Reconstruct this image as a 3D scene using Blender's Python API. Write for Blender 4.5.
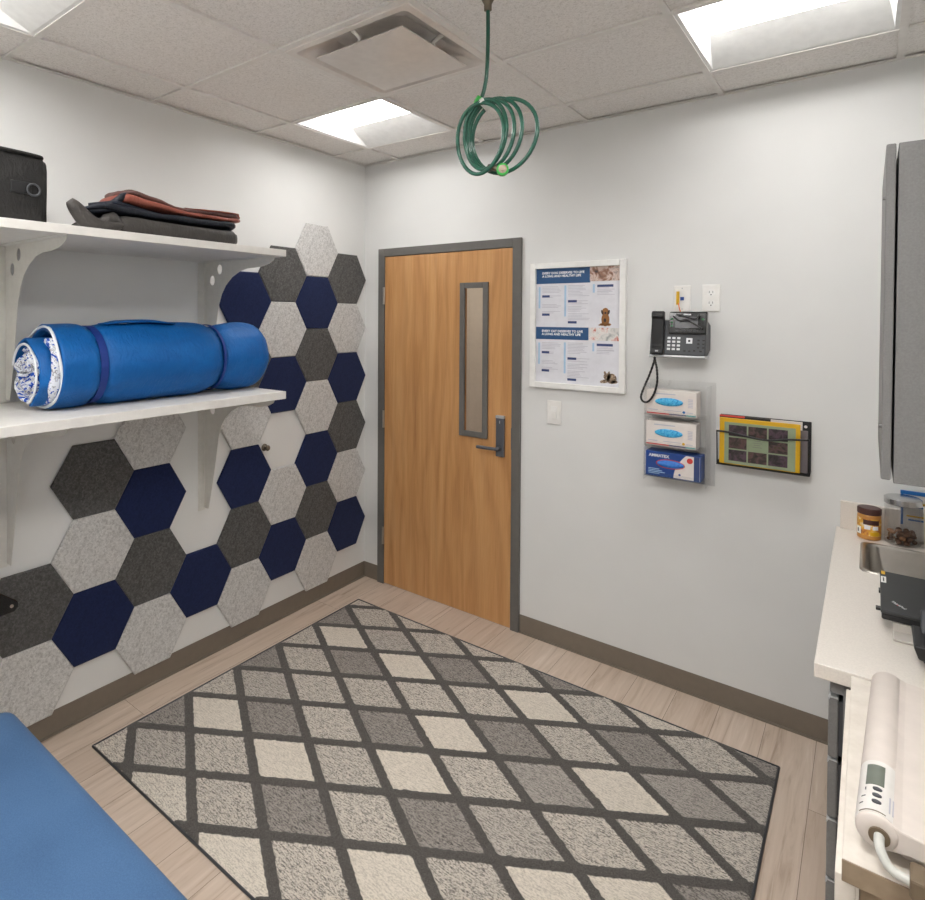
import bpy, bmesh, math, random
from mathutils import Vector, Matrix, noise
C = bpy.context.scene.collection
for o in list(bpy.data.objects): bpy.data.objects.remove(o)
random.seed(7)
PI = math.pi

# ------------------------------------------------------------------ camera
def setup_camera():
    yaw, pit, roll = .6741, -.0163, .0041
    fw = Vector((-math.sin(yaw)*math.cos(pit), math.cos(yaw)*math.cos(pit), math.sin(pit)))
    r = Vector((math.cos(yaw), math.sin(yaw), 0)); u = r.cross(fw)
    r2 = r*math.cos(roll)+u*math.sin(roll); u2 = -r*math.sin(roll)+u*math.cos(roll)
    cd = bpy.data.cameras.new('camera'); cam = bpy.data.objects.new('camera', cd); C.objects.link(cam)
    m = Matrix((r2, u2, -fw)).transposed().to_4x4(); m.translation = Vector((2.6414, -3.0359, 1.7535))
    cam.matrix_world = m
    cd.sensor_width = 36; cd.sensor_fit = 'HORIZONTAL'; cd.lens = 600.56*36/925
    cd.shift_x = (462.5-390.18)/925; cd.shift_y = (325.15-450)/925
    cd.clip_start = .02
    bpy.context.scene.camera = cam
setup_camera()
sc = bpy.context.scene
w = bpy.data.worlds.new('world'); sc.world = w; w.use_nodes = True
w.node_tree.nodes['Background'].inputs[0].default_value = (1, 1, 1, 1)
w.node_tree.nodes['Background'].inputs[1].default_value = .3
sc.view_settings.view_transform = 'Standard'; sc.view_settings.look = 'None'
sc.view_settings.gamma = 1; sc.view_settings.use_curve_mapping = False
sc.view_settings.exposure = 1.15
LAMP = 8.0        # strength of the troffer lenses in view
LAMP_REAR = 24.0  # rear troffers, raised to lift the lower walls; one of them is added
HALL = 5.0

# ------------------------------------------------------------------ helpers
def lin(c):
    c = c/255
    return c/12.92 if c <= .04045 else ((c+.055)/1.055)**2.4
def rgb(r, g, b): return (lin(r), lin(g), lin(b), 1)

class NT:
    def __init__(s, name):
        s.m = bpy.data.materials.new(name); s.m.use_nodes = True
        s.t = s.m.node_tree; s.n = s.t.nodes; s.b = s.n['Principled BSDF']
    def node(s, typ, **kw):
        n = s.n.new(typ)
        for k, v in kw.items(): setattr(n, k, v)
        return n
    def link(s, a, b): s.t.links.new(a, b)
    def val(s, sock, v):
        if hasattr(v, 'links'): s.link(v, sock)
        else: sock.default_value = v
    def coord(s, scale=(1, 1, 1), rot=(0, 0, 0), out='Object'):
        tc = s.node('ShaderNodeTexCoord'); mp = s.node('ShaderNodeMapping')
        mp.inputs['Scale'].default_value = scale; mp.inputs['Rotation'].default_value = rot
        s.link(tc.outputs[out], mp.inputs['Vector']); return mp.outputs[0]
    def noise(s, vec, scale, detail=4, rough=.5, dist=0):
        n = s.node('ShaderNodeTexNoise'); n.inputs['Scale'].default_value = scale
        n.inputs['Detail'].default_value = detail; n.inputs['Roughness'].default_value = rough
        n.inputs['Distortion'].default_value = dist
        if vec is not None: s.link(vec, n.inputs['Vector'])
        return n.outputs['Fac']
    def ramp(s, fac, stops, interp='LINEAR'):
        r = s.node('ShaderNodeValToRGB'); r.color_ramp.interpolation = interp
        e = r.color_ramp.elements
        while len(e) > 1: e.remove(e[0])
        e[0].position, e[0].color = stops[0]
        for p, c in stops[1:]:
            q = e.new(p); q.color = c
        s.link(fac, r.inputs[0]); return r.outputs[0]
    def math(s, op, a, b=0.0):
        n = s.node('ShaderNodeMath', operation=op); s.val(n.inputs[0], a); s.val(n.inputs[1], b); return n.outputs[0]
    def mix(s, fac, a, b, mode='MIX'):
        n = s.node('ShaderNodeMix', data_type='RGBA', blend_type=mode)
        s.val(n.inputs[0], fac); s.val(n.inputs[6], a); s.val(n.inputs[7], b); return n.outputs[2]
    def bump(s, h, strength=.3, dist=.002):
        b = s.node('ShaderNodeBump'); b.inputs['Strength'].default_value = strength; b.inputs['Distance'].default_value = dist
        s.link(h, b.inputs['Height']); s.link(b.outputs[0], s.b.inputs['Normal'])
    def base(s, v): s.val(s.b.inputs['Base Color'], v)
    def set(s, rough=.5, metal=0, spec=None, coat=0, trans=0, sheen=0):
        i = s.b.inputs; i['Roughness'].default_value = rough; i['Metallic'].default_value = metal
        if spec is not None: i['Specular IOR Level'].default_value = spec
        i['Coat Weight'].default_value = coat; i['Transmission Weight'].default_value = trans
        i['Sheen Weight'].default_value = sheen
        return s

def plain(name, col, rough=.5, metal=0, var=.04, scale=30, **kw):
    t = NT(name); t.set(rough, metal, **kw)
    f = t.noise(t.coord(), scale)
    a = tuple(max(0, c*(1-var)) for c in col[:3])+(1,); b = tuple(min(1, c*(1+var)) for c in col[:3])+(1,)
    t.base(t.ramp(f, [(.3, a), (.7, b)])); return t.m

M = {}
def wall_mat():
    t = NT('wall_paint'); t.set(.55, spec=.3)
    v = t.coord()
    f = t.noise(v, 3, 2)
    t.base(t.ramp(f, [(.3, rgb(223, 223, 221)), (.7, rgb(227, 227, 225))]))
    t.bump(t.noise(v, 260, 3), .12, .001); return t.m
M['wall'] = wall_mat()
def tile_mat():
    t = NT('ceiling_tile'); t.set(.9, spec=.1)
    v = t.coord()
    f = t.noise(v, 160, 3, .7)
    g = t.noise(v, 60, 4, .7)
    c = t.ramp(f, [(.36, rgb(205, 200, 195)), (.48, rgb(236, 232, 228)), (.7, rgb(242, 238, 235))])
    c = t.mix(.35, c, t.ramp(g, [(.3, rgb(212, 206, 200)), (.55, rgb(240, 236, 232))]))
    t.base(c); t.bump(f, .25, .001); return t.m
M['tile'] = tile_mat()
M['tbar'] = plain('ceiling_grid_paint', rgb(228, 224, 219), .5)
M['base'] = plain('vinyl_baseboard', rgb(122, 112, 100), .5)
def floor_mat():
    t = NT('vinyl_plank_floor'); t.set(.5, spec=.3)
    tc = t.node('ShaderNodeTexCoord'); sp = t.node('ShaderNodeSeparateXYZ'); t.link(tc.outputs['Object'], sp.inputs[0])
    cb = t.node('ShaderNodeCombineXYZ'); t.link(sp.outputs[1], cb.inputs[0]); t.link(sp.outputs[0], cb.inputs[1])
    br = t.node('ShaderNodeTexBrick'); br.offset = .37; br.offset_frequency = 2
    br.inputs['Scale'].default_value = 1; br.inputs['Mortar Size'].default_value = .0008
    br.inputs['Brick Width'].default_value = 1.22; br.inputs['Row Height'].default_value = .178
    br.inputs['Color1'].default_value = (0, 0, 0, 1); br.inputs['Color2'].default_value = (1, 1, 1, 1); br.inputs['Mortar'].default_value = (.5, .5, .5, 1)
    t.link(cb.outputs[0], br.inputs['Vector'])
    tone = t.node('ShaderNodeSeparateColor'); t.link(br.outputs['Color'], tone.inputs[0])
    # grain runs with the plank (y), shifted from plank to plank
    off = t.node('ShaderNodeCombineXYZ'); t.link(t.math('MULTIPLY', tone.outputs[0], 13.7), off.inputs[0]); t.link(t.math('MULTIPLY', tone.outputs[0], 5.1), off.inputs[1])
    va = t.node('ShaderNodeVectorMath', operation='ADD'); t.link(cb.outputs[0], va.inputs[0]); t.link(off.outputs[0], va.inputs[1])
    mp = t.node('ShaderNodeMapping'); mp.inputs['Scale'].default_value = (1.6, 22, 1); t.link(va.outputs[0], mp.inputs[0])
    g = t.noise(mp.outputs[0], 1.6, 6, .6, .8)
    mp2 = t.node('ShaderNodeMapping'); mp2.inputs['Scale'].default_value = (2.2, 9, 1); t.link(va.outputs[0], mp2.inputs[0])
    k = t.noise(mp2.outputs[0], 1.0, 3, .5, 2)
    c = t.ramp(g, [(.28, rgb(168, 148, 130)), (.45, rgb(200, 182, 165)), (.6, rgb(208, 191, 175)), (.75, rgb(222, 208, 194))])
    c = t.mix(t.math('MULTIPLY', t.math('SUBTRACT', tone.outputs[0], .0), .45), c, rgb(186, 166, 148))
    c = t.mix(t.ramp(k, [(.70, (0, 0, 0, 1)), (.78, (.55, .55, .55, 1))]), c, rgb(112, 90, 74))
    c = t.mix(br.outputs['Fac'], c, rgb(105, 90, 78))
    t.base(c); t.bump(g, .08, .001); return t.m
M['floor'] = floor_mat()
def door_mat():
    t = NT('oak_veneer'); t.set(.35, spec=.4, coat=.15)
    v = t.coord((9, 1, .55))
    g = t.noise(v, 1.5, 5, .55, 1.6)
    wv = t.node('ShaderNodeTexWave', wave_type='BANDS', bands_direction='X'); wv.inputs['Scale'].default_value = 1.1
    wv.inputs['Distortion'].default_value = 16; wv.inputs['Detail'].default_value = 3; wv.inputs['Detail Scale'].default_value = .8
    t.link(t.coord((2.6, 1, .5)), wv.inputs['Vector'])
    fine = t.noise(t.coord((220, 1, 6)), 1, 3)
    c = t.ramp(g, [(.2, rgb(166, 116, 70)), (.5, rgb(202, 152, 100)), (.8, rgb(216, 172, 122))])
    c = t.mix(.25, c, t.ramp(wv.outputs['Fac'], [(0, rgb(146, 94, 50)), (.3, rgb(192, 140, 90)), (1, rgb(206, 158, 108))]))
    c = t.mix(.22, c, t.ramp(fine, [(.3, rgb(150, 98, 52)), (.7, rgb(210, 158, 102))]))
    t.base(c); t.bump(fine, .05, .0006); return t.m
M['door'] = door_mat()
M['frame'] = plain('grey_door_frame_paint', rgb(104, 102, 98), .4)
def felt(name, col, hi, lo):
    t = NT(name); t.set(.95, spec=.1, sheen=.15)
    v = t.coord()
    f = t.noise(v, 95, 4, .65, .6); g = t.noise(v, 330, 2, .6)
    c = t.ramp(f, [(.34, lo), (.5, col), (.66, hi)])
    c = t.mix(.3, c, t.ramp(g, [(.35, lo), (.65, hi)]))
    t.base(c); t.bump(g, .3, .0015); return t.m
M['felt_light'] = felt('light_grey_felt', rgb(202, 201, 199), rgb(226, 225, 223), rgb(162, 160, 158))
M['felt_dark'] = felt('charcoal_felt', rgb(86, 85, 84), rgb(114, 113, 112), rgb(64, 63, 62))
M['felt_navy'] = felt('navy_felt', rgb(30, 40, 76), rgb(35, 46, 84), rgb(25, 34, 66))
M['white_lam'] = plain('white_melamine', rgb(222, 219, 214), .4)
M['white_metal'] = plain('white_enamelled_steel', rgb(216, 214, 208), .4)
M['white_plastic'] = plain('white_plastic', rgb(236, 234, 230), .35)
M['white_glossy'] = plain('white_frame_lacquer', rgb(238, 237, 234), .4)
M['black'] = plain('black_plastic', rgb(26, 26, 28), .4)
M['charcoal'] = plain('charcoal_plastic', rgb(62, 64, 68), .45)
M['black_gloss'] = plain('black_glossy_plastic', rgb(14, 14, 16), .12)
M['chrome'] = plain('brushed_chrome', rgb(190, 190, 190), .25, 1)
M['steel'] = plain('stainless_steel', rgb(178, 172, 164), .28, 1)
M['dark_handle'] = plain('dark_anodised_metal', rgb(96, 98, 104), .4, .3)
M['brass'] = plain('worn_nickel', rgb(120, 110, 96), .4, 1)
M['green'] = plain('dark_green_hose', rgb(22, 84, 66), .3, coat=.3)
M['lime'] = plain('bright_green_plastic', rgb(52, 170, 70), .4)
M['counter'] = plain('speckled_counter', rgb(224, 217, 208), .35, var=.05, scale=240)
M['cab_grey'] = None
def lam(name, a, b, sc):
    t = NT(name); t.set(.45, spec=.3)
    f = t.noise(t.coord((1, 1, 1)), sc, 3, .6)
    t.base(t.ramp(f, [(.3, a), (.7, b)])); return t.m
M['cab_grey'] = lam('grey_woven_laminate', rgb(116, 115, 114), rgb(126, 125, 124), 260)
M['cab_dark'] = lam('dark_grey_laminate', rgb(120, 119, 118), rgb(128, 127, 126), 160)
M['pale_wood'] = lam('pale_maple_laminate', rgb(216, 208, 197), rgb(230, 223, 213), 25)
M['edge_wood'] = lam('weathered_wood_edge', rgb(128, 110, 90), rgb(160, 142, 120), 18)
M['bench'] = None
def vinyl():
    t = NT('blue_upholstery'); t.set(.6, spec=.3, sheen=.1)
    v = t.coord(); f = t.noise(v, 4, 3); g = t.noise(v, 300, 3, .7)
    c = t.ramp(f, [(.3, rgb(60, 94, 134)), (.7, rgb(72, 108, 150))])
    c = t.mix(.25, c, t.ramp(g, [(.35, rgb(48, 80, 120)), (.65, rgb(96, 130, 166))]))
    t.base(c); t.bump(g, .15, .001); return t.m
M['bench'] = vinyl()
M['cream'] = plain('beige_plastic', rgb(216, 206, 198), .45)
M['cream_light'] = plain('off_white_plastic', rgb(226, 222, 217), .4)
M['lcd'] = plain('lcd_glass', rgb(112, 118, 108), .2)
M['grey_tube'] = plain('grey_soft_tube', rgb(200, 200, 194), .45)
M['brown_foot'] = plain('brown_rubber', rgb(110, 95, 76), .6)
M['blue_nylon'] = None
def nylon(name, a, b, sheen=.0):
    t = NT(name); t.set(.5, spec=.3, sheen=sheen)
    v = t.coord((1, .6, 1)); f = t.noise(v, 14, 4, .6, .5)
    t.base(t.ramp(f, [(.3, a), (.7, b)])); t.bump(t.noise(t.coord((1, 2.0, 1)), 22, 4, .6, 1.0), .5, .010); return t.m
M['blue_nylon'] = nylon('blue_nylon', rgb(4, 84, 152), rgb(10, 96, 168))
M['blue_strap'] = plain('navy_strap_webbing', rgb(6, 44, 122), .6)
def pattern():
    t = NT('patterned_cotton_lining'); t.set(.8)
    v = t.coord()
    vo = t.node('ShaderNodeTexVoronoi'); vo.inputs['Scale'].default_value = 38; t.link(v, vo.inputs['Vector'])
    f = t.noise(v, 26, 3, .6, 1.2)
    c = t.ramp(f, [(0, rgb(24, 78, 176)), (.42, rgb(225, 228, 235)), (.52, rgb(150, 152, 160)), (.56, rgb(225, 228, 235)), (.60, rgb(20, 70, 170))], 'CONSTANT')
    t.base(c); t.bump(f, .5, .006); return t.m
M['pattern'] = pattern()
M['hem'] = plain('white_piping', rgb(228, 230, 234), .7)
M['grey_cloth'] = nylon('dark_grey_cloth', rgb(54, 51, 49), rgb(70, 67, 64))
M['navy_cloth'] = nylon('navy_black_cloth', rgb(18, 21, 29), rgb(30, 35, 46))
M['red_cloth'] = nylon('faded_red_cloth', rgb(126, 66, 54), rgb(156, 90, 76))
M['brown_cloth'] = nylon('brown_purple_cloth', rgb(78, 60, 58), rgb(112, 78, 72))
M['bag_cloth'] = nylon('black_coated_canvas', rgb(28, 27, 27), rgb(42, 41, 40))
def glass(name, col=(1, 1, 1, 1), rough=0.0, ior=1.45):
    t = NT(name); t.set(rough, trans=1); t.b.inputs['Base Color'].default_value = col; t.b.inputs['IOR'].default_value = ior; return t.m
M['glass'] = glass('clear_glass')
def acrylic(name, alpha, col=(.95, .95, .95, 1), tint=.99, edge=.35):
    t = NT(name); t.set(.08); t.b.inputs['Base Color'].default_value = col
    n = t.node('ShaderNodeBsdfTransparent'); n.inputs[0].default_value = (tint, tint, tint, 1)
    mx = t.node('ShaderNodeMixShader'); lw = t.node('ShaderNodeLayerWeight'); lw.inputs[0].default_value = .5
    g = t.node('ShaderNodeBsdfGlossy'); g.inputs['Roughness'].default_value = .08; g.inputs[0].default_value = col
    t.link(t.math('ADD', t.math('MULTIPLY', t.math('POWER', lw.outputs['Facing'], 4.0), edge), alpha), mx.inputs[0]); t.link(n.outputs[0], mx.inputs[1]); t.link(g.outputs[0], mx.inputs[2])
    t.link(mx.outputs[0], t.n['Material Output'].inputs[0]); return t.m
M['acrylic'] = acrylic('clear_acrylic', .05, tint=.97, edge=.7)
M['pane'] = acrylic('window_glass', .03)
M['jarglass'] = acrylic('clear_jar_glass', .07, tint=.93, edge=.8)
def emis(name, col, s):
    t = NT(name); t.b.inputs['Base Color'].default_value = col
    t.b.inputs['Emission Color'].default_value = col; t.b.inputs['Emission Strength'].default_value = s; return t.m
M['lens'] = emis('troffer_lens', (1, .985, .968, 1), LAMP)
M['lens_rear'] = emis('troffer_lens_rear', (1, .985, .968, 1), LAMP_REAR)
M['hall_fill_panel'] = emis('hall_fill_panel', (1, .93, .84, 1), HALL)
M['reflector'] = plain('white_reflector', rgb(232, 232, 230), .5)
M['diffuser'] = plain('diffuser_enamel', rgb(226, 219, 212), .3, coat=.3)
M['hall'] = plain('hall_paint', rgb(200, 188, 172), .6)
M['navy_ink'] = plain('poster_blue_ink', rgb(38, 82, 128), .5)
M['navy_dark'] = plain('poster_navy_ink', rgb(52, 68, 116), .5)
M['lightblue_ink'] = plain('poster_light_blue_ink', rgb(168, 200, 226), .5)
M['grey_ink'] = plain('poster_grey_ink', rgb(190, 188, 198), .5)
M['paper'] = plain('white_paper', rgb(222, 222, 228), .4)
M['white_ink'] = plain('white_ink', rgb(240, 240, 242), .5)
def photo(name, cols, sc):
    t = NT(name); t.set(.4); f = t.noise(t.coord(), sc, 3, .6, .8)
    n = len(cols); t.base(t.ramp(f, [(.3+.4*i/(n-1), c) for i, c in enumerate(cols)])); return t.m
M['pic_pup'] = photo('photo_print_hands', [rgb(70, 60, 58), rgb(150, 110, 90), rgb(220, 200, 190), rgb(90, 80, 84)], 22)
M['pic_vet'] = photo('photo_print_exam', [rgb(120, 130, 130), rgb(210, 208, 205), rgb(230, 226, 222), rgb(200, 90, 70)], 22)
M['pic_dark'] = photo('photo_print_dark', [rgb(26, 23, 22), rgb(52, 42, 38), rgb(92, 66, 66), rgb(66, 58, 36)], 30)
M['pic_dark2'] = photo('photo_print_dusk', [rgb(22, 20, 24), rgb(46, 38, 40), rgb(84, 62, 76), rgb(56, 48, 40)], 34)
M['tan'] = plain('tan_print', rgb(150, 100, 52), .5)
M['dkbrown'] = plain('dark_brown_print', rgb(62, 44, 36), .5)
M['catgrey'] = photo('tabby_print', [rgb(70, 56, 46), rgb(140, 116, 92), rgb(206, 190, 170)], 120)
M['yellow'] = plain('yellow_print', rgb(212, 166, 10), .35)
M['sage'] = plain('sage_green_print', rgb(142, 156, 126), .4)
M['mauve'] = plain('grey_mauve_print', rgb(112, 104, 106), .4)
M['red'] = plain('red_print', rgb(206, 64, 58), .4)
M['teal'] = plain('teal_print', rgb(90, 170, 170), .4)
M['violet'] = plain('slate_violet_print', rgb(84, 84, 120), .4)
M['box_white'] = plain('white_carton', rgb(226, 218, 212), .5)
M['box_blue'] = plain('blue_carton', rgb(30, 70, 142), .4)
M['glove'] = photo('blue_nitrile', [rgb(10, 110, 180), rgb(40, 160, 220), rgb(90, 195, 236), rgb(20, 130, 200)], 60)
M['glove_dark'] = photo('deep_blue_nitrile', [rgb(20, 80, 180), rgb(60, 130, 215), rgb(40, 110, 205)], 60)
M['orange'] = plain('orange_wire', rgb(226, 110, 40), .4)
M['lid_brown'] = plain('dark_brown_lid', rgb(74, 44, 40), .4)
M['pb'] = plain('peanut_butter', rgb(196, 138, 70), .4)
M['pb_label'] = photo('peanut_butter_label', [rgb(110, 60, 36), rgb(200, 130, 60), rgb(226, 180, 60), rgb(225, 215, 205)], 34)
M['treat'] = plain('brown_biscuit', rgb(92, 62, 44), .8, var=.3)
M['treat_light'] = plain('tan_biscuit', rgb(150, 108, 76), .8, var=.2)
M['blue_print'] = plain('cyan_blue_print', rgb(20, 100, 170), .4)
M['bag_plastic'] = plain('cloudy_plastic_bag', rgb(206, 204, 200), .3)
M['screen'] = plain('phone_screen', rgb(92, 92, 96), .15)
M['screen_green'] = plain('green_key_light', rgb(40, 110, 60), .3)
M['silver'] = plain('silver_plastic', rgb(190, 192, 194), .3, .3)
M['laptop'] = plain('laptop_black_lid', rgb(54, 55, 56), .5)
M['riser'] = plain('grey_riser', rgb(196, 190, 182), .5)

# ---- geometry primitives, all in world coordinates unless stated
def q(bm, *vs): return bm.faces.new([bm.verts.new(v) for v in vs])
def box(bm, x0, x1, y0, y1, z0, z1):
    v = [bm.verts.new(p) for p in ((x0,y0,z0),(x1,y0,z0),(x1,y1,z0),(x0,y1,z0),(x0,y0,z1),(x1,y0,z1),(x1,y1,z1),(x0,y1,z1))]
    for f in ((0,3,2,1),(4,5,6,7),(0,1,5,4),(1,2,6,5),(2,3,7,6),(3,0,4,7)): bm.faces.new([v[i] for i in f])
    return bm
def B(*a): return box(bmesh.new(), *a)
def prism(bm, poly, f0, f1):
    """poly: list of 2-tuples; f0/f1 map a 2-tuple to a 3D point on the first / last face."""
    a = [bm.verts.new(f0(p)) for p in poly]; b = [bm.verts.new(f1(p)) for p in poly]
    bm.faces.new(a); bm.faces.new(b[::-1])
    n = len(poly)
    for i in range(n): bm.faces.new((a[i], b[i], b[(i+1) % n], a[(i+1) % n]))
    bmesh.ops.recalc_face_normals(bm, faces=bm.faces[:]); return bm
def tube(bm, pts, r, seg=10, closed=False, cap=True):
    pts = [Vector(p) for p in pts]; n = len(pts); rings = []
    rr = r if isinstance(r, (list, tuple)) else [r]*n
    up = Vector((0, 0, 1)); prev = None
    for i, p in enumerate(pts):
        d = (pts[(i+1) % n]-pts[i-1]) if closed else (pts[min(i+1, n-1)]-pts[max(i-1, 0)])
        d.normalize()
        if prev is None:
            a = d.cross(up)
            if a.length < .1: a = d.cross(Vector((1, 0, 0)))
        else: a = prev-d*prev.dot(d)
        a.normalize(); prev = a; b = d.cross(a)
        rings.append([bm.verts.new(p+(a*math.cos(t*2*PI/seg)+b*math.sin(t*2*PI/seg))*rr[i]) for t in range(seg)])
    for i in range(n if closed else n-1):
        A, D = rings[i], rings[(i+1) % n]
        for t in range(seg): bm.faces.new((A[t], A[(t+1) % seg], D[(t+1) % seg], D[t]))
    if cap and not closed: bm.faces.new(rings[0][::-1]); bm.faces.new(rings[-1])
    bmesh.ops.recalc_face_normals(bm, faces=bm.faces[:])
    return bm
def lathe(bm, c, prof, seg=32, axis='Z', closed=False):
    rings = []
    for r, h in prof:
        ring = []
        for t in range(seg):
            a = t*2*PI/seg; x, y = r*math.cos(a), r*math.sin(a)
            p = {'Z': (x, y, h), 'Y': (x, h, y), 'X': (h, x, y)}[axis]
            ring.append(bm.verts.new(Vector(c)+Vector(p)))
        rings.append(ring)
    for A, D in zip(rings, rings[1:]):
        for t in range(seg): bm.faces.new((A[t], A[(t+1) % seg], D[(t+1) % seg], D[t]))
    if not closed: bm.faces.new(rings[0][::-1]); bm.faces.new(rings[-1])
    bmesh.ops.recalc_face_normals(bm, faces=bm.faces[:]); return bm
def spline(ctrl, n=8):
    P = [Vector(p) for p in ctrl]; out = []
    for i in range(len(P)-1):
        a, b, c, d = P[max(i-1, 0)], P[i], P[i+1], P[min(i+2, len(P)-1)]
        for k in range(n):
            t = k/n
            out.append(.5*((2*b)+(-a+c)*t+(2*a-5*b+4*c-d)*t*t+(-a+3*b-3*c+d)*t**3))
    out.append(P[-1]); return out

def wloc(o):
    v = Vector((0, 0, 0))
    while o: v = v+o.location; o = o.parent
    return v
def obj(name, bm, m, parent=None, bevel=0, smooth=False, kind=None, label=None, cat=None, group=None, seg=2, local=False, origin=None):
    if parent is not None:
        if not local: bmesh.ops.translate(bm, verts=bm.verts[:], vec=-wloc(parent))
        loc = Vector((0, 0, 0))
    elif origin is not None: loc = Vector(origin); bmesh.ops.translate(bm, verts=bm.verts[:], vec=-loc)
    elif kind == 'structure': loc = Vector((0, 0, 0))
    else:
        xs = [v.co for v in bm.verts]
        mn = [min(c[i] for c in xs) for i in range(3)]; mx = [max(c[i] for c in xs) for i in range(3)]
        loc = Vector(((mn[0]+mx[0])/2, (mn[1]+mx[1])/2, mn[2])); bmesh.ops.translate(bm, verts=bm.verts[:], vec=-loc)
    me = bpy.data.meshes.new(name); bm.normal_update(); bm.to_mesh(me); bm.free()
    for mm in (m if isinstance(m, list) else [m]): me.materials.append(mm)
    o = bpy.data.objects.new(name, me); C.objects.link(o); o.location = loc
    if parent is not None: o.parent = parent
    if smooth:
        for p in me.polygons: p.use_smooth = True
    if bevel:
        b = o.modifiers.new('bevel', 'BEVEL'); b.width = bevel; b.segments = seg; b.limit_method = 'ANGLE'; b.angle_limit = .6
        b.harden_normals = False
    if kind: o['kind'] = kind
    if label: o['label'] = label
    if cat: o['category'] = cat
    if group: o['group'] = group
    return o
def thing(name, label, cat, loc, group=None):
    o = bpy.data.objects.new(name, None); C.objects.link(o); o.location = loc; o.empty_display_size = .05
    o['label'] = label; o['category'] = cat
    if group: o['group'] = group
    return o
def text(name, s, size, pos, parent, m, xdir=(1, 0, 0), udir=(0, 0, 1), align='LEFT', depth=.0002, bold=0, stretch=1):
    cu = bpy.data.curves.new(name, 'FONT'); cu.body = s; cu.size = size; cu.align_x = align; cu.extrude = depth; cu.offset = bold
    cu.resolution_u = 2
    t = bpy.data.objects.new(name, cu); C.objects.link(t)
    bpy.context.view_layer.update()
    me = bpy.data.meshes.new_from_object(t.evaluated_get(bpy.context.evaluated_depsgraph_get()))
    bpy.data.objects.remove(t); bpy.data.curves.remove(cu)
    bm = bmesh.new(); bm.from_mesh(me); bpy.data.meshes.remove(me)
    X = Vector(xdir).normalized(); U = Vector(udir).normalized(); N = X.cross(U)
    P = Vector(pos)
    for v in bm.verts: v.co = P+X*v.co.x*stretch+U*v.co.y+N*v.co.z
    return obj(name, bm, m, parent)

# ================================================================== SETTING
CZ = 2.7453; XR = 3.12; YN = -3.75
GX = [.2825+.6091*i for i in range(5)]; GY = [-.3071-.6091*j for j in range(6)]
obj('floor', B(-.1, XR+.1, YN-.1, 0.0, -.05, 0), M['floor'], kind='structure')
obj('wall_left', B(-.1, 0, YN, .1, 0, CZ+.2), M['wall'], kind='structure')
bm = B(0, .1295, 0, .1, 0, CZ+.2); box(bm, 1.1435, XR, 0, .1, 0, CZ+.2); box(bm, .1295, 1.1435, 0, .1, 2.183, CZ+.2)
obj('wall_back', bm, M['wall'], kind='structure')
obj('wall_right', B(XR, XR+.1, YN, .1, 0, CZ+.2), M['wall'], kind='structure')
obj('wall_near', B(-.1, XR+.1, YN-.1, YN, 0, CZ+.2), M['wall'], kind='structure')
# ceiling tiles: a slab per cell, none where troffers and the diffuser hang
xs = [0]+GX+[XR]; ys = [0]+GY+[YN]
lights = [(0, 0), (3, 0), (0, 3), (3, 3), (1, 4)]; vent = (1, 1)
bm = bmesh.new()
for i in range(len(xs)-1):
    for j in range(len(ys)-1):
        c = (i-1, j-1)
        if c in lights or c == vent: continue
        box(bm, xs[i]+.004, xs[i+1]-.004, ys[j+1]+.004, ys[j]-.004, CZ+.007, CZ+.022)
obj('ceiling', bm, M['tile'], kind='structure')
bm = bmesh.new()
for x in GX: box(bm, x-.012, x+.012, YN, 0, CZ-.003, CZ+.0065)
for y in GY: box(bm, 0, XR, y-.012, y+.012, CZ-.0025, CZ+.006)
box(bm, 0, .02, YN, 0, CZ-.002, CZ+.001); box(bm, 0, XR, -.02, 0, CZ-.0025, CZ+.001); box(bm, XR-.02, XR, YN, 0, CZ-.002, CZ+.001)
obj('trim_1', bm, M['tbar'], kind='structure')
obj('ceiling', B(-.1, XR+.1, YN-.1, .1, CZ+.2, CZ+.25), M['tile'], kind='structure')
# baseboards
def bboard(name, bm): obj(name, bm, M['base'], kind='structure', bevel=.0015)
bboard('baseboard_left', box(B(0, .004, YN, 0, 0, .1), .004, .014, YN, 0, 0, .008))
b = B(1.1435, XR, -.004, 0, 0, .1); box(b, 1.1435, XR, -.014, -.004, 0, .008); box(b, .0, .1295, -.004, 0, 0, .1)
bboard('baseboard_back', b)

# ---- door in the back wall
bm = B(.1285, .1795, -.018, .09, 0, 2.184); box(bm, 1.0935, 1.1445, -.018, .09, 0, 2.184); box(bm, .1795, 1.0935, -.018, .09, 2.134, 2.184)
fr = obj('door_1', bm, M['frame'], kind='structure', bevel=.002)
def slab():
    bm = bmesh.new()
    x0, x1, z0, z1 = .1825, 1.0905, .008, 2.131; a, b2, c, d = .772, .929, 1.065, 1.931
    Y0, Y1 = -.012, .032
    box(bm, x0, a, Y0, Y1, z0, z1); box(bm, b2, x1, Y0, Y1, z0, z1); box(bm, a, b2, Y0, Y1, z0, c); box(bm, a, b2, Y0, Y1, d, z1)
    bmesh.ops.remove_doubles(bm, verts=bm.verts[:], dist=1e-5)
    return bm
dl = obj('door_leaf', slab(), M['door'], fr)
def ringframe(x0, x1, z0, z1, w, y0, y1):
    bm = bmesh.new()
    box(bm, x0, x0+w, y0, y1, z0, z1); box(bm, x1-w, x1, y0, y1, z0, z1)
    box(bm, x0+w, x1-w, y0, y1, z0, z0+w); box(bm, x0+w, x1-w, y0, y1, z1-w, z1); return bm
obj('window_frame', ringframe(.757, .944, 1.05, 1.946, .033, -.026, -.012), M['frame'], dl, bevel=.002)
obj('window_pane', B(.785, .916, .008, .012, 1.08, 1.916), M['pane'], dl)
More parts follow.
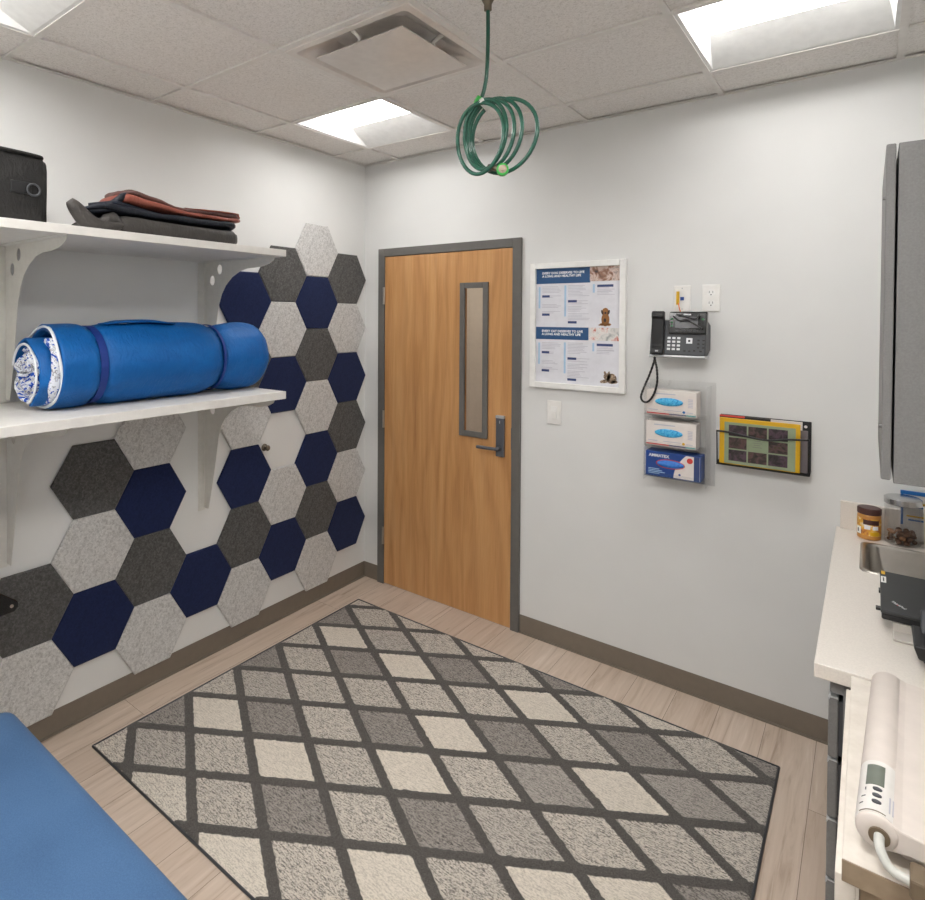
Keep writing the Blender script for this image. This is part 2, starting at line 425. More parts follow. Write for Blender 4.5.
for z in (.32, 1.08, 1.88):
    h = lathe(bmesh.new(), (.181, -.022, z), [(.008, -.055), (.008, .055)], 12)
    obj('hinge', h, M['steel'], fr, smooth=False)
hd = obj('door_handle', B(1.003, 1.053, -.03, -.012, .962, 1.19), M['dark_handle'], dl, bevel=.003)
obj('chrome_cap', B(1.002, 1.054, -.0315, -.012, 1.178, 1.193), M['silver'], hd, bevel=.002)
bm = tube(bmesh.new(), [(1.028, -.03, 1.012), (1.028, -.07, 1.012)], .011, 14)
tube(bm, spline([(1.028, -.072, 1.012), (.99, -.074, 1.012), (.905, -.07, 1.010)], 4), .0095, 10)
obj('lever', bm, M['dark_handle'], hd, smooth=True)
obj('key_slot', B(1.026, 1.030, -.0315, -.03, 1.15, 1.165), M['silver'], hd)
obj('strike_plate', B(1.092, 1.0965, -.0185, .0, 1.01, 1.13), M['dark_handle'], fr)
# hallway beyond the pane
obj('floor_hallway', B(-.9, 2.2, .1, 1.7, -.05, -.002), M['floor'], kind='structure')
obj('wall_hallway', B(-.9, 2.2, 1.7, 1.8, 0, 2.8), M['hall'], kind='structure')
obj('wall_hallway_left', B(-1.0, -.9, .1, 1.8, 0, 2.8), M['hall'], kind='structure')
obj('wall_hallway_right', B(2.2, 2.3, .1, 1.8, 0, 2.8), M['hall'], kind='structure')
obj('ceiling_hallway', B(-1.0, 2.3, .1, 1.8, 2.7, 2.8), M['tile'], kind='structure')
hl = thing('hall_fill_light', 'added unseen light panel on the hallway ceiling, lighting the wall behind the door', 'ceiling light', (.3, .9, 2.69))  # glowing panel added to light the hallway, out of view
obj('lens', B(0, .6, .6, 1.2, 2.685, 2.699), M['hall_fill_panel'], hl)

# ================================================================== TROFFERS
def troffer(i, j, label):
    x0, x1 = GX[i]+.012, GX[i+1]-.012; y1, y0 = GY[j]-.012, GY[j+1]+.012
    t = thing('ceiling_troffer', label, 'ceiling light', ((x0+x1)/2, (y0+y1)/2, CZ), 'square recessed troffers in the ceiling')
    bm = bmesh.new(); e = .012
    def ring(ax0, ax1, ay0, ay1, z): return [bm.verts.new(p) for p in ((ax0, ay0, z), (ax1, ay0, z), (ax1, ay1, z), (ax0, ay1, z))]
    r0 = ring(x0, x1, y0, y1, CZ); r1 = ring(x0+e, x1-e, y0+e, y1-e, CZ+.002)
    r2 = ring(x0+.035, x1-.035, y0+.12, y1-.185, CZ+.07)
    for A, D in ((r0, r1), (r1, r2)):
        for k in range(4): bm.faces.new((A[k], A[(k+1) % 4], D[(k+1) % 4], D[k]))
    bmesh.ops.recalc_face_normals(bm, faces=bm.faces[:])
    for f in bm.faces:
        if f.normal.z > 0: f.normal_flip()
    obj('reflector', bm, M['reflector'], t)
    bm = box(bmesh.new(), x0+.035, x1-.035, y0+.12, y1-.185, CZ+.0695, CZ+.075)
    obj('lens', bm, M['lens_rear'] if (j > 1 and i > 0) else M['lens'], t)
    return t
troffer(0, 0, 'square recessed ceiling light beside the air diffuser, near the corner above the door')
troffer(3, 0, 'square recessed ceiling light at the top right, above the telephone and grey cabinet')
troffer(0, 3, 'square recessed ceiling light cut by the top left corner, above the black bag')
troffer(1, 4, 'added unseen fill light behind the camera, shaped like the square recessed ceiling lights')  # extra fill light, added to brighten the lower walls from behind
troffer(3, 3, 'square recessed ceiling light above the camera, outside the photo')

# ================================================================== AIR DIFFUSER
def diffuser():
    x0, x1 = GX[1]+.012, GX[2]-.012; y1, y0 = GY[1]-.012, GY[2]+.012
    t = thing('air_diffuser', 'square white metal ceiling air diffuser with a flat suspended centre plate', 'air vent', ((x0+x1)/2, (y0+y1)/2, CZ))
    bm = bmesh.new()
    def ring(d, z, r):
        pts = []
        for cx, cy, a0 in ((x1-d-r, y1-d-r, 0), (x0+d+r, y1-d-r, PI/2), (x0+d+r, y0+d+r, PI), (x1-d-r, y0+d+r, 1.5*PI)):
            for k in range(5):
                a = a0+k*PI/8; pts.append(bm.verts.new((cx+r*math.cos(a), cy+r*math.sin(a), z)))
        return pts
    rs = [ring(0, CZ+.001, .001), ring(.004, CZ-.006, .004), ring(.03, CZ-.006, .02), ring(.045, CZ+.004, .03), ring(.08, CZ+.03, .04), ring(.13, CZ+.055, .05), ring(.19, CZ+.06, .05)]
    for A, D in zip(rs, rs[1:]):
        n = len(A)
        for k in range(n): bm.faces.new((A[k], A[(k+1) % n], D[(k+1) % n], D[k]))
    bm.faces.new(rs[-1])
    obj('cone', bm, M['diffuser'], t, smooth=False)
    cx, cy = (x0+x1)/2, (y0+y1)/2
    obj('centre_plate', B(cx-.205, cx+.205, cy-.205, cy+.205, CZ-.022, CZ-.018), M['diffuser'], t, bevel=.001)
    for k, (dx, dy) in enumerate(((-.19, 0), (0, -.19), (.19, 0), (0, .19))):
        ax = 'X' if dx else 'Y'
        s = 1 if (dx+dy) > 0 else -1
        bm = tube(bmesh.new(), [(cx+dx, cy+dy, CZ-.012), (cx+dx, cy+dy, CZ+.005), (cx+dx*1.25, cy+dy*1.25, CZ+.02)], .008, 10)
        obj('clip', bm, M['white_metal'], t, smooth=True)
diffuser()

# ================================================================== ACOUSTIC HEXAGONS
HEX = {0: 'dlndln', 1: 'lndlndl', 2: 'dln.ln', 3: '.ndlndl', 4: '.....n', 5: '...lndl', 6: '...dln', 7: '.....dl'}
cname = {'d': ('charcoal', 'felt_dark'), 'l': ('light grey', 'felt_light'), 'n': ('navy blue', 'felt_navy')}
HL = {
 (0,0): 'charcoal felt hexagon, highest one in the column nearest the room corner',
 (0,1): 'light grey felt hexagon by the room corner, just under the highest charcoal one there',
 (0,2): 'navy blue felt hexagon by the room corner, upper of two navy ones there',
 (0,3): 'charcoal felt hexagon by the room corner, lower of the two charcoal ones in that column',
 (0,4): 'light grey felt hexagon by the room corner, just above the lowest navy one',
 (0,5): 'navy blue felt hexagon at the foot of the column nearest the room corner',
 (1,0): 'light grey felt hexagon at the very top of the whole wall pattern',
 (1,1): 'navy blue felt hexagon directly below the topmost light grey hexagon',
 (1,2): 'charcoal felt hexagon in the second column from the corner, navy above, light grey below',
 (1,3): 'light grey felt hexagon in the second column from the corner, charcoal above, navy below',
 (1,4): 'navy blue felt hexagon just right of the bare white gap, second column from corner',
 (1,5): 'charcoal felt hexagon in the second column from the corner, second from its foot',
 (1,6): 'light grey felt hexagon at the foot of the second column from the corner',
 (2,0): 'charcoal felt hexagon whose left corner is hidden by the right end of the upper shelf',
 (2,1): 'light grey felt hexagon between the two shelf ends, third column from the corner',
 (2,2): 'navy blue felt hexagon partly hidden by the right end of the lower shelf',
 (2,4): 'light grey felt hexagon just below the bare white gap with the metal knob',
 (2,5): 'navy blue felt hexagon at the foot of the third column from the corner',
 (3,1): 'navy blue felt hexagon behind the upper far shelf bracket',
 (3,2): 'charcoal felt hexagon almost hidden behind the right end of the blue bedroll',
 (3,3): 'light grey felt hexagon framed by the curve of the lower far shelf bracket',
 (3,4): 'navy blue felt hexagon touching the small metal knob',
 (3,5): 'charcoal felt hexagon below the navy one by the metal knob',
 (3,6): 'light grey felt hexagon at the foot of the fourth column from the corner',
 (4,5): 'navy blue felt hexagon standing alone in its column, joining the two groups of hexagons',
 (5,3): 'light grey felt hexagon directly beneath the lower shelf, its top hidden by the shelf',
 (5,4): 'navy blue felt hexagon right of the uppermost charcoal hexagon below the lower shelf',
 (5,5): 'charcoal felt hexagon between two low navy hexagons left and right of it',
 (5,6): 'light grey felt hexagon crossing the baseboard right of the large low navy hexagon',
 (6,3): 'charcoal felt hexagon under the lower shelf, upper left of the left group',
 (6,4): 'light grey felt hexagon left of centre, charcoal one above and navy one below',
 (6,5): 'navy blue felt hexagon low in the left group, nearest the rug corner',
 (7,5): 'charcoal felt hexagon at the left edge of the photo beside the black bar end',
 (7,6): 'light grey felt hexagon at the bottom left, partly hidden by the blue bench',
}
S, HP = .180, .3161
for k, col in HEX.items():
    for j, ch in enumerate(col):
        if ch == '.': continue
        yc = -.186-.2695*k; zc = 1.9864-HP*j+(HP/2 if k % 2 else 0)
        bm = bmesh.new(); rr = []
        for (sx, x) in ((1.0, .0042), (1.0, .0125), (.965, .0165)):
            rr.append([bm.verts.new((x, yc+dy*S*sx*.995, zc+dz*HP/2*sx*.995)) for dy, dz in ((1,0),(.5,1),(-.5,1),(-1,0),(-.5,-1),(.5,-1))])
        for A, D in zip(rr, rr[1:]):
            for n in range(6): bm.faces.new((A[n], A[(n+1) % 6], D[(n+1) % 6], D[n]))
        bm.faces.new(rr[0][::-1]); bm.faces.new(rr[-1]); bmesh.ops.recalc_face_normals(bm, faces=bm.faces[:])
        cn, mt = cname[ch]
        obj('acoustic_panel', bm, M[mt], label=HL[(k, j)], cat='acoustic panel', group='felt hexagons on the left wall')
# knob
kb = lathe(bmesh.new(), (0, -.857, 1.012), [(.020, .001), (.020, .006), (.011, .008), (.010, .022), (.015, .027), (.016, .034), (.011, .04), (.004, .041)], 24, 'X')
obj('door_stop', kb, M['brass'], smooth=True, label='small round metal door stop on the bare white wall between the hexagons', cat='door stop')

# ================================================================== SHELVES
YS = -1.2
def shelf(z0, z1, label):
    return obj('wall_shelf', B(.008, .57, YN+.25, YS, z0, z1), M['white_lam'], bevel=.0015, label=label, cat='shelf', group='white wall shelves')
UP0, UP1, LO0, LO1 = 2.018, 2.048, 1.372, 1.406
shelf(UP0, UP1, 'upper white wall shelf holding the black bag and folded clothes')
shelf(LO0, LO1, 'lower white wall shelf holding the rolled blue bedroll')
prof = [(.545, 0), (.535, -.018), (.505, -.032), (.468, -.040), (.426, -.045), (.349, -.047), (.292, -.057), (.232, -.084), (.183, -.121), (.150, -.164), (.128, -.214), (.113, -.285), (.098, -.36), (.082, -.44), (.062, -.52), (.040, -.6), (.006, -.6), (.006, 0)]
def bracket(y, zt, label):
    t = thing('shelf_bracket', label, 'shelf bracket', (0, y, zt-.6), 'curved shelf brackets')
    bm = bmesh.new()
    # fin with two oval holes: outer outline with holes cut by triangulated fill
    def outline(yy):
        vs = [bm.verts.new((x, yy, zt+z)) for x, z in prof]
        es = [bm.edges.new((vs[i], vs[(i+1) % len(vs)])) for i in range(len(vs))]
        hs = []
        for hx, hz, rx, rz in ((.135, -.042, .019, .024), (.075, -.095, .019, .024)):
            h = [bm.verts.new((hx+rx*math.cos(a*PI/8), yy, zt+hz+rz*math.sin(a*PI/8))) for a in range(16)]
            es += [bm.edges.new((h[i], h[(i+1) % 16])) for i in range(16)]; hs.append(h)
        bmesh.ops.triangle_fill(bm, edges=es, use_beauty=True)
        return [vs]+hs
    A = outline(y-.0012); D = outline(y+.0012)
    for a, d in zip(A, D):
        n = len(a)
        for i in range(n): bm.faces.new((a[i], a[(i+1) % n], d[(i+1) % n], d[i]))
    bmesh.ops.recalc_face_normals(bm, faces=bm.faces[:])
    obj('fin', bm, M['white_metal'], t)
    bm = B(.001, .004, y-.036, y, zt-.612, zt-.004)
    obj('back_flange', bm, M['white_metal'], t)
    obj('top_flange', B(.01, .545, y-.032, y, zt-.0028, zt-.0004), M['white_metal'], t)
    for z in (-.12, -.145, -.28, -.30, -.42, -.44, -.56, -.58):
        yy = y-.012 if int(z*1000) % 20 else y-.024
        obj('screw', lathe(bmesh.new(), (0, yy, zt+z), [(.003, .004), (.003, .0055)], 10, 'X'), M['white_lam'], t)
    for x in (.08, .25, .46): obj('screw', lathe(bmesh.new(), (x, y-.016, zt), [(.003, -.0045), (.003, -.0028)], 10), M['white_lam'], t)
bracket(-1.245, UP0, 'curved white bracket under the right end of the upper shelf')
bracket(-2.14, UP0, 'curved white bracket under the upper shelf near the left edge of the photo')
bracket(-1.245, LO0, 'curved white bracket under the right end of the lower shelf')
bracket(-2.14, LO0, 'curved white bracket under the lower shelf near the left edge of the photo')
bm = B(.001, .03, -3.4, -2.2, UP0-.045, UP0-.002)
obj('shelf_cleat', bm, M['white_lam'], bevel=.001, label='white cleat on the wall under the upper shelf, left of its near bracket', cat='wall cleat')

# ================================================================== loft helper for soft goods
def loft(stations, seg=28, p=.45, amp=.0, freq=14, seed=0, sub=4, wr=1.0):
    """stations: (y, xc, zc, hx, hz); superellipse rings swept along y."""
    st = []
    for i in range(len(stations)-1):
        a, b = stations[i], stations[i+1]
        for k in range(sub):
            t = k/sub; t = t*t*(3-2*t); st.append(tuple(a[n]*(1-t)+b[n]*t if n else a[0]*(1-k/sub)+b[0]*k/sub for n in range(5)))
    st.append(stations[-1])
    bm = bmesh.new(); rings = []
    for y, xc, zc, hx, hz in st:
        ring = []
        for t in range(seg):
            a = 2*PI*t/seg; c, s = math.cos(a), math.sin(a)
            x = xc+hx*math.copysign(abs(c)**p, c); z = zc+hz*math.copysign(abs(s)**p, s)
            v = Vector((x, y, z))
            n = noise.noise(Vector((x*freq, y*freq*.6+seed, z*freq*2)))*amp
            ring.append(bm.verts.new(v+Vector((c, 0, s*wr))*n))
        rings.append(ring)
    for A, D in zip(rings, rings[1:]):
        for t in range(seg): bm.faces.new((A[t], A[(t+1) % seg], D[(t+1) % seg], D[t]))
    bm.faces.new(rings[0][::-1]); bm.faces.new(rings[-1])
    bmesh.ops.recalc_face_normals(bm, faces=bm.faces[:]); return bm
def soft(o, lv=1):
    s = o.modifiers.new('subdivision', 'SUBSURF'); s.levels = lv; s.render_levels = lv; return o

# ---- blue bedroll on the lower shelf
RX, RZ = .305, LO1+.156
def bedroll():
    t = root = thing('bedroll', 'rolled blue nylon bedroll with patterned lining on the lower shelf', 'bedroll', (RX, -1.6, LO1))
    def body(y0, y1, n, fR, name, open_end=False):
        bm = bmesh.new(); rings = []; seg = 56
        for i in range(n+1):
            y = y0+(y1-y0)*i/n; R = fR(i/n)
            ring = []
            for k in range(seg):
                a = 2*PI*k/seg; c, s = math.cos(a), math.sin(a)
                edge = min(i, n-i)/n
                wr = noise.noise(Vector((c*2.6, y*7, s*2.6)))*.007+noise.noise(Vector((c*11, y*5, s*11)))*.006*max(0, 1-edge*7)
                r = R+wr
                z = RZ+r*s
                z = max(z, LO1+.0015)+(.004 if z < LO1+.0015 else 0)*0
                ring.append(bm.verts.new((RX+r*c*1.03, y, z)))
            rings.append(ring)
        for A, D in zip(rings, rings[1:]):
            for k in range(seg): bm.faces.new((A[k], A[(k+1) % seg], D[(k+1) % seg], D[k]))
        if not open_end:
            bm.faces.new(rings[0][::-1]); bm.faces.new(rings[-1])
        bmesh.ops.recalc_face_normals(bm, faces=bm.faces[:])
        return bm, rings
    R = .152
    pill = lambda u, r=R, d=.016, e=9: r-d*(abs(2*u-1)**e)
    # left segment: a hollow tube wall, open to the left
    bm, rings = body(-2.068, -1.93, 14, lambda u: R+.003-(.014*u**8), 'x', True)
    seg = 56
    inner = []
    for ring in (rings[-1], rings[0]):
        inner.append([bm.verts.new(((v.co.x-RX)*.86+RX, v.co.y, (v.co.z-RZ)*.86+RZ)) for v in ring])
    for A, D in ((rings[-1], inner[0]), (inner[0], inner[1]), (inner[1], rings[0])):
        for k in range(seg): bm.faces.new((A[k], A[(k+1) % seg], D[(k+1) % seg], D[k]))
    bmesh.ops.recalc_face_normals(bm, faces=bm.faces[:])
    obj('cover', bm, M['blue_nylon'], t, smooth=True)
    bm, _ = body(-1.908, -1.40, 22, lambda u: R+.006-.02*abs(2*u-1)**7, 'x'); obj('cover', bm, M['blue_nylon'], t, smooth=True)
    bm, _ = body(-1.385, -1.10, 18, lambda u: R+.002-(.022*(1-u)**6)-.075*max(0, (u-.55)/.45)**3.2, 'x'); obj('cover', bm, M['blue_nylon'], t, smooth=True)
    for y in (-1.919, -1.392):
        bm = bmesh.new(); w = .014 if y < -1.5 else .006; ring4 = []
        for dy, dr in ((-w, 0), (-w, .004), (w, .004), (w, 0)):
            ring4.append([bm.verts.new((RX+(R-.008+dr)*math.cos(a*2*PI/48)*1.03, y+dy, max(RZ+(R-.008+dr)*math.sin(a*2*PI/48), LO1+.001))) for a in range(48)])
        for m in range(4):
            A, D = ring4[m], ring4[(m+1) % 4]
            for k in range(48): bm.faces.new((A[k], A[(k+1) % 48], D[(k+1) % 48], D[k]))
        bmesh.ops.recalc_face_normals(bm, faces=bm.faces[:])
        obj('strap', bm, M['blue_strap'], t, smooth=False)
    # white hem round the mouth of the outer wrap
    pts = [(RX+(R-.006)*1.03*math.cos(a), -2.071-.006*math.sin(3*a), max(RZ+(R-.006)*math.sin(a), LO1+.006)) for a in [2*PI*k/48 for k in range(48)]]
    obj('white_hem', tube(bmesh.new(), pts, .0055, 8, True), M['hem'], t, smooth=True)
    # spiral core
    def ribbon(a0, a1, r0, r1, th, y0, y1, jit, cx=0, cz=0, seed=0):
        bm = bmesh.new(); n = int((a1-a0)/.13); prev = None
        for i in range(n+1):
            u = i/n; a = a0+(a1-a0)*u; r = r0+(r1-r0)*u
            r += .013*noise.noise(Vector((math.cos(a)*1.6+seed, math.sin(a)*1.6, a*.3)))
            yy = y0+jit*noise.noise(Vector((a*1.4, seed, 3.1)))
            c, s = math.cos(a), math.sin(a)
            ps = []
            for rr_, y in ((r, y1), (r, yy), (r+th*.5, yy-.005), (r+th, yy), (r+th, y1)):
                ps.append(bm.verts.new((RX+cx+rr_*c, y, max(RZ+cz+rr_*s, LO1+.002))))
            if prev:
                for k in range(5): bm.faces.new((prev[k], prev[(k+1) % 5], ps[(k+1) % 5], ps[k]))
            else: bm.faces.new(ps)
            prev = ps
        bm.faces.new(prev[::-1]); bmesh.ops.recalc_face_normals(bm, faces=bm.faces[:]); return bm
    cx, cz = -.016, -.022
    obj('patterned_lining', ribbon(0, 2*PI*4.1, .012, .096, .013, -2.12, -1.99, .035, cx, cz), M['pattern'], t, smooth=True)
    obj('patterned_fold', ribbon(-2.6, .9, .108, .118, .02, -2.09, -2.0, .03, 0, 0, 5), M['pattern'], t, smooth=True)
    obj('inner_wrap', ribbon(-1.3, 2.9, .108, .112, .012, -2.12, -2.0, .01, cx, cz, 2), M['blue_nylon'], t, smooth=True)
    pts = [(RX+cx+(.106)*math.cos(a), -2.128, RZ+cz+.106*math.sin(a)) for a in [-1.3+4.2*k/30 for k in range(31)]]
    obj('white_hem', tube(bmesh.new(), pts, .0045, 8), M['hem'], t, smooth=True)
    # loose flap edge lying over the top of the middle
    bm = loft([(-1.87, RX+.02, RZ+.154, .03, .003), (-1.80, RX+.02, RZ+.162, .045, .006), (-1.70, RX+.02, RZ+.164, .05, .007), (-1.58, RX+.02, RZ+.155, .04, .004)], 20, .6)
    obj('top_fold', bm, M['blue_nylon'], t, smooth=True)
    root.location.y -= .052
bedroll()

# ---- folded clothes on the upper shelf
g = loft([(-1.99, .34, UP1+.030, .12, .026), (-1.94, .335, UP1+.034, .150, .032), (-1.90, .33, UP1+.038, .165, .037), (-1.7, .33, UP1+.036, .170, .035), (-1.5, .33, UP1+.036, .170, .035), (-1.43, .33, UP1+.038, .168, .037), (-1.405, .33, UP1+.036, .155, .028)], 36, .38, .005, 16, 1)
gt = thing('folded_trousers', 'dark grey folded garment at the bottom of the clothes pile on the upper shelf', 'folded clothes', (.33, -1.6, UP1))
obj('folded_body', g, M['grey_cloth'], gt, smooth=True)
# loose flap curling up at the left
bm = bmesh.new(); rings = []
fl = spline([(.47, -1.93, UP1+.03, ), (.475, -1.99, UP1+.018), (.48, -2.04, UP1+.03), (.48, -2.085, UP1+.075), (.48, -2.105, UP1+.098)], 5)
ww = [.05, .05, .05, .05, .048, .046, .044, .042, .04, .038, .036, .033, .03, .027, .024, .022, .02, .017, .014, .010, .005]
for i, p in enumerate(fl):
    wv = ww[i]; th = .014+.016*math.sin(PI*i/20)
    d = (fl[min(i+1, 20)]-fl[max(i-1, 0)]).normalized(); nrm = d.cross(Vector((1, 0, 0))).normalized()
    rings.append([bm.verts.new(p+Vector((wv*math.cos(a), 0, 0))+nrm*th*math.sin(a)) for a in [2*PI*k/12 for k in range(12)]])
for A, D in zip(rings, rings[1:]):
    for k in range(12): bm.faces.new((A[k], A[(k+1) % 12], D[(k+1) % 12], D[k]))
bm.faces.new(rings[0][::-1]); bm.faces.new(rings[-1]); bmesh.ops.recalc_face_normals(bm, faces=bm.faces[:])
obj('loose_end', bm, M['grey_cloth'], gt, smooth=True)
bm = loft([(-2.0, .46, UP1+.030, .03, .020), (-1.97, .465, UP1+.038, .035, .032), (-1.945, .46, UP1+.042, .04, .036), (-1.92, .45, UP1+.038, .04, .034)], 18, .7, .008, 30, 4)
obj('bunched_fold', bm, M['grey_cloth'], gt, smooth=True)
nv = loft([(-2.05, .40, UP1+.072, .03, .010), (-2.02, .38, UP1+.080, .08, .014), (-1.96, .36, UP1+.094, .11, .020), (-1.90, .35, UP1+.094, .13, .022), (-1.7, .35, UP1+.087, .14, .014), (-1.5, .35, UP1+.089, .14, .015), (-1.42, .35, UP1+.092, .135, .018), (-1.40, .35, UP1+.092, .12, .012)], 30, .55, .010, 24, 8)
nt = thing('folded_jacket', 'navy and black folded garment in the middle of the clothes pile on the upper shelf', 'folded clothes', (.35, -1.7, UP1+.073))
obj('folded_body', nv, M['navy_cloth'], nt, smooth=True)
for dz, x, yo in ((.0, .47, 0), (.018, .455, .02)):
    pts = spline([(x-.02, -2.04+yo, UP1+.082+dz), (x, -1.98+yo, UP1+.098+dz*.6), (x+.008, -1.93, UP1+.094+dz), (x+.005, -1.84, UP1+.09+dz*.6), (x, -1.74, UP1+.083+dz*.5)], 5)
    obj('wrinkle_fold', tube(bmesh.new(), pts, [.006+.007*math.sin(PI*i/20) for i in range(21)], 10), M['navy_cloth'], nt, smooth=True)
pts = spline([(.42, -1.945, UP1+.10), (.45, -1.925, UP1+.124), (.455, -1.90, UP1+.146), (.44, -1.88, UP1+.150)], 5)
obj('collar_fold', tube(bmesh.new(), pts, [.014]*len(pts), 12), M['navy_cloth'], nt, smooth=True)
rd = loft([(-1.915, .37, UP1+.132, .09, .014), (-1.89, .365, UP1+.142, .11, .022), (-1.80, .36, UP1+.132, .12, .014), (-1.65, .36, UP1+.115, .125, .010), (-1.48, .36, UP1+.113, .125, .010), (-1.40, .36, UP1+.116, .12, .011), (-1.375, .36, UP1+.118, .105, .008)], 28, .55, .005, 18, 12)
rt = thing('folded_shirt', 'faded red folded garment on top of the clothes pile on the upper shelf', 'folded clothes', (.36, -1.65, UP1+.105))
obj('folded_body', rd, M['red_cloth'], rt, smooth=True)
bm = loft([(-1.90, .37, UP1+.162, .06, .008), (-1.86, .37, UP1+.168, .09, .012), (-1.78, .365, UP1+.154, .10, .011), (-1.66, .365, UP1+.130, .10, .009), (-1.56, .365, UP1+.130, .10, .009), (-1.46, .365, UP1+.134, .10, .011), (-1.40, .365, UP1+.136, .10, .012), (-1.37, .365, UP1+.132, .085, .010)], 26, .55, .006, 20, 17)
obj('top_layer', bm, [M['brown_cloth']], rt, smooth=True)
bm = loft([(-1.62, .367, UP1+.146, .06, .002), (-1.55, .367, UP1+.142, .1, .005), (-1.45, .367, UP1+.147, .102, .006), (-1.385, .367, UP1+.147, .1, .005), (-1.362, .367, UP1+.136, .08, .009)], 26, .55, .004, 20, 19)
obj('red_fold', bm, M['red_cloth'], rt, smooth=True)

# ---- black bag on the upper shelf
bt = thing('duffel_bag', 'black coated canvas bag with a D-ring at the left end of the upper shelf', 'bag', (.3, -2.4, UP1))
bm = loft([(-2.62, .30, UP1+.115, .16, .115), (-2.60, .30, UP1+.118, .17, .118), (-2.4, .30, UP1+.121, .172, .121), (-2.24, .30, UP1+.121, .172, .121), (-2.19, .30, UP1+.119, .17, .118), (-2.168, .30, UP1+.113, .158, .112)], 48, .22, .008, 9, 3)
obj('bag_body', bm, M['bag_cloth'], bt, smooth=True)
pts = spline([(.13, -2.60, UP1+.235), (.13, -2.3, UP1+.240), (.14, -2.2, UP1+.238), (.2, -2.175, UP1+.236), (.32, -2.175, UP1+.232), (.44, -2.178, UP1+.230), (.466, -2.22, UP1+.232), (.468, -2.4, UP1+.236), (.468, -2.6, UP1+.236)], 5)
obj('top_piping', tube(bmesh.new(), pts, .006, 8), M['bag_cloth'], bt, smooth=True)
bm = loft([(-2.60, .28, UP1+.245, .10, .010), (-2.4, .29, UP1+.252, .12, .012), (-2.26, .30, UP1+.248, .12, .010), (-2.20, .30, UP1+.240, .10, .006)], 24, .5, .006, 14, 9)
obj('top_flap', bm, M['bag_cloth'], bt, smooth=True)
st = obj('side_tab', B(.470, .4765, -2.285, -2.222, UP1+.098, UP1+.138), M['black'], bt, bevel=.003)
pts = [(.481, -2.218+.019*math.cos(a), UP1+.114+.019*math.sin(a)) for a in [2*PI*k/24 for k in range(24)]]
obj('d_ring', tube(bmesh.new(), pts, .0035, 8, True), M['charcoal'], st, smooth=True)

# ================================================================== BLACK BAR END (left edge)
bt = thing('wall_bar', 'black metal bar end with a small bolt, at the left edge over a charcoal hexagon', 'metal bar', (.02, -2.4, .8))
bm = B(.018, .026, -2.45, -2.37, .74, .9); obj('wall_plate', bm, M['black'], bt, bevel=.002)
pts = [(.03, -2.41, .80), (.2, -2.33, .775), (.2, -2.20, .698)]
prism_poly = [(-2.42, .91), (-2.42, .75), (-2.25, .662), (-2.19, .664), (-2.176, .678), (-2.176, .698), (-2.19, .712)]
bm = prism(bmesh.new(), prism_poly, lambda p: (.19, p[0], p[1]), lambda p: (.215, p[0], p[1]))
obj('arm', bm, M['black_gloss'], bt, bevel=.006, seg=3)
obj('cross_bar', B(.024, .2, -2.43, -2.39, .79, .85), M['black'], bt, bevel=.004)
obj('bolt', lathe(bmesh.new(), (.215, -2.199, .690), [(.006, -.001), (.006, .003)], 12, 'X'), M['steel'], bt)

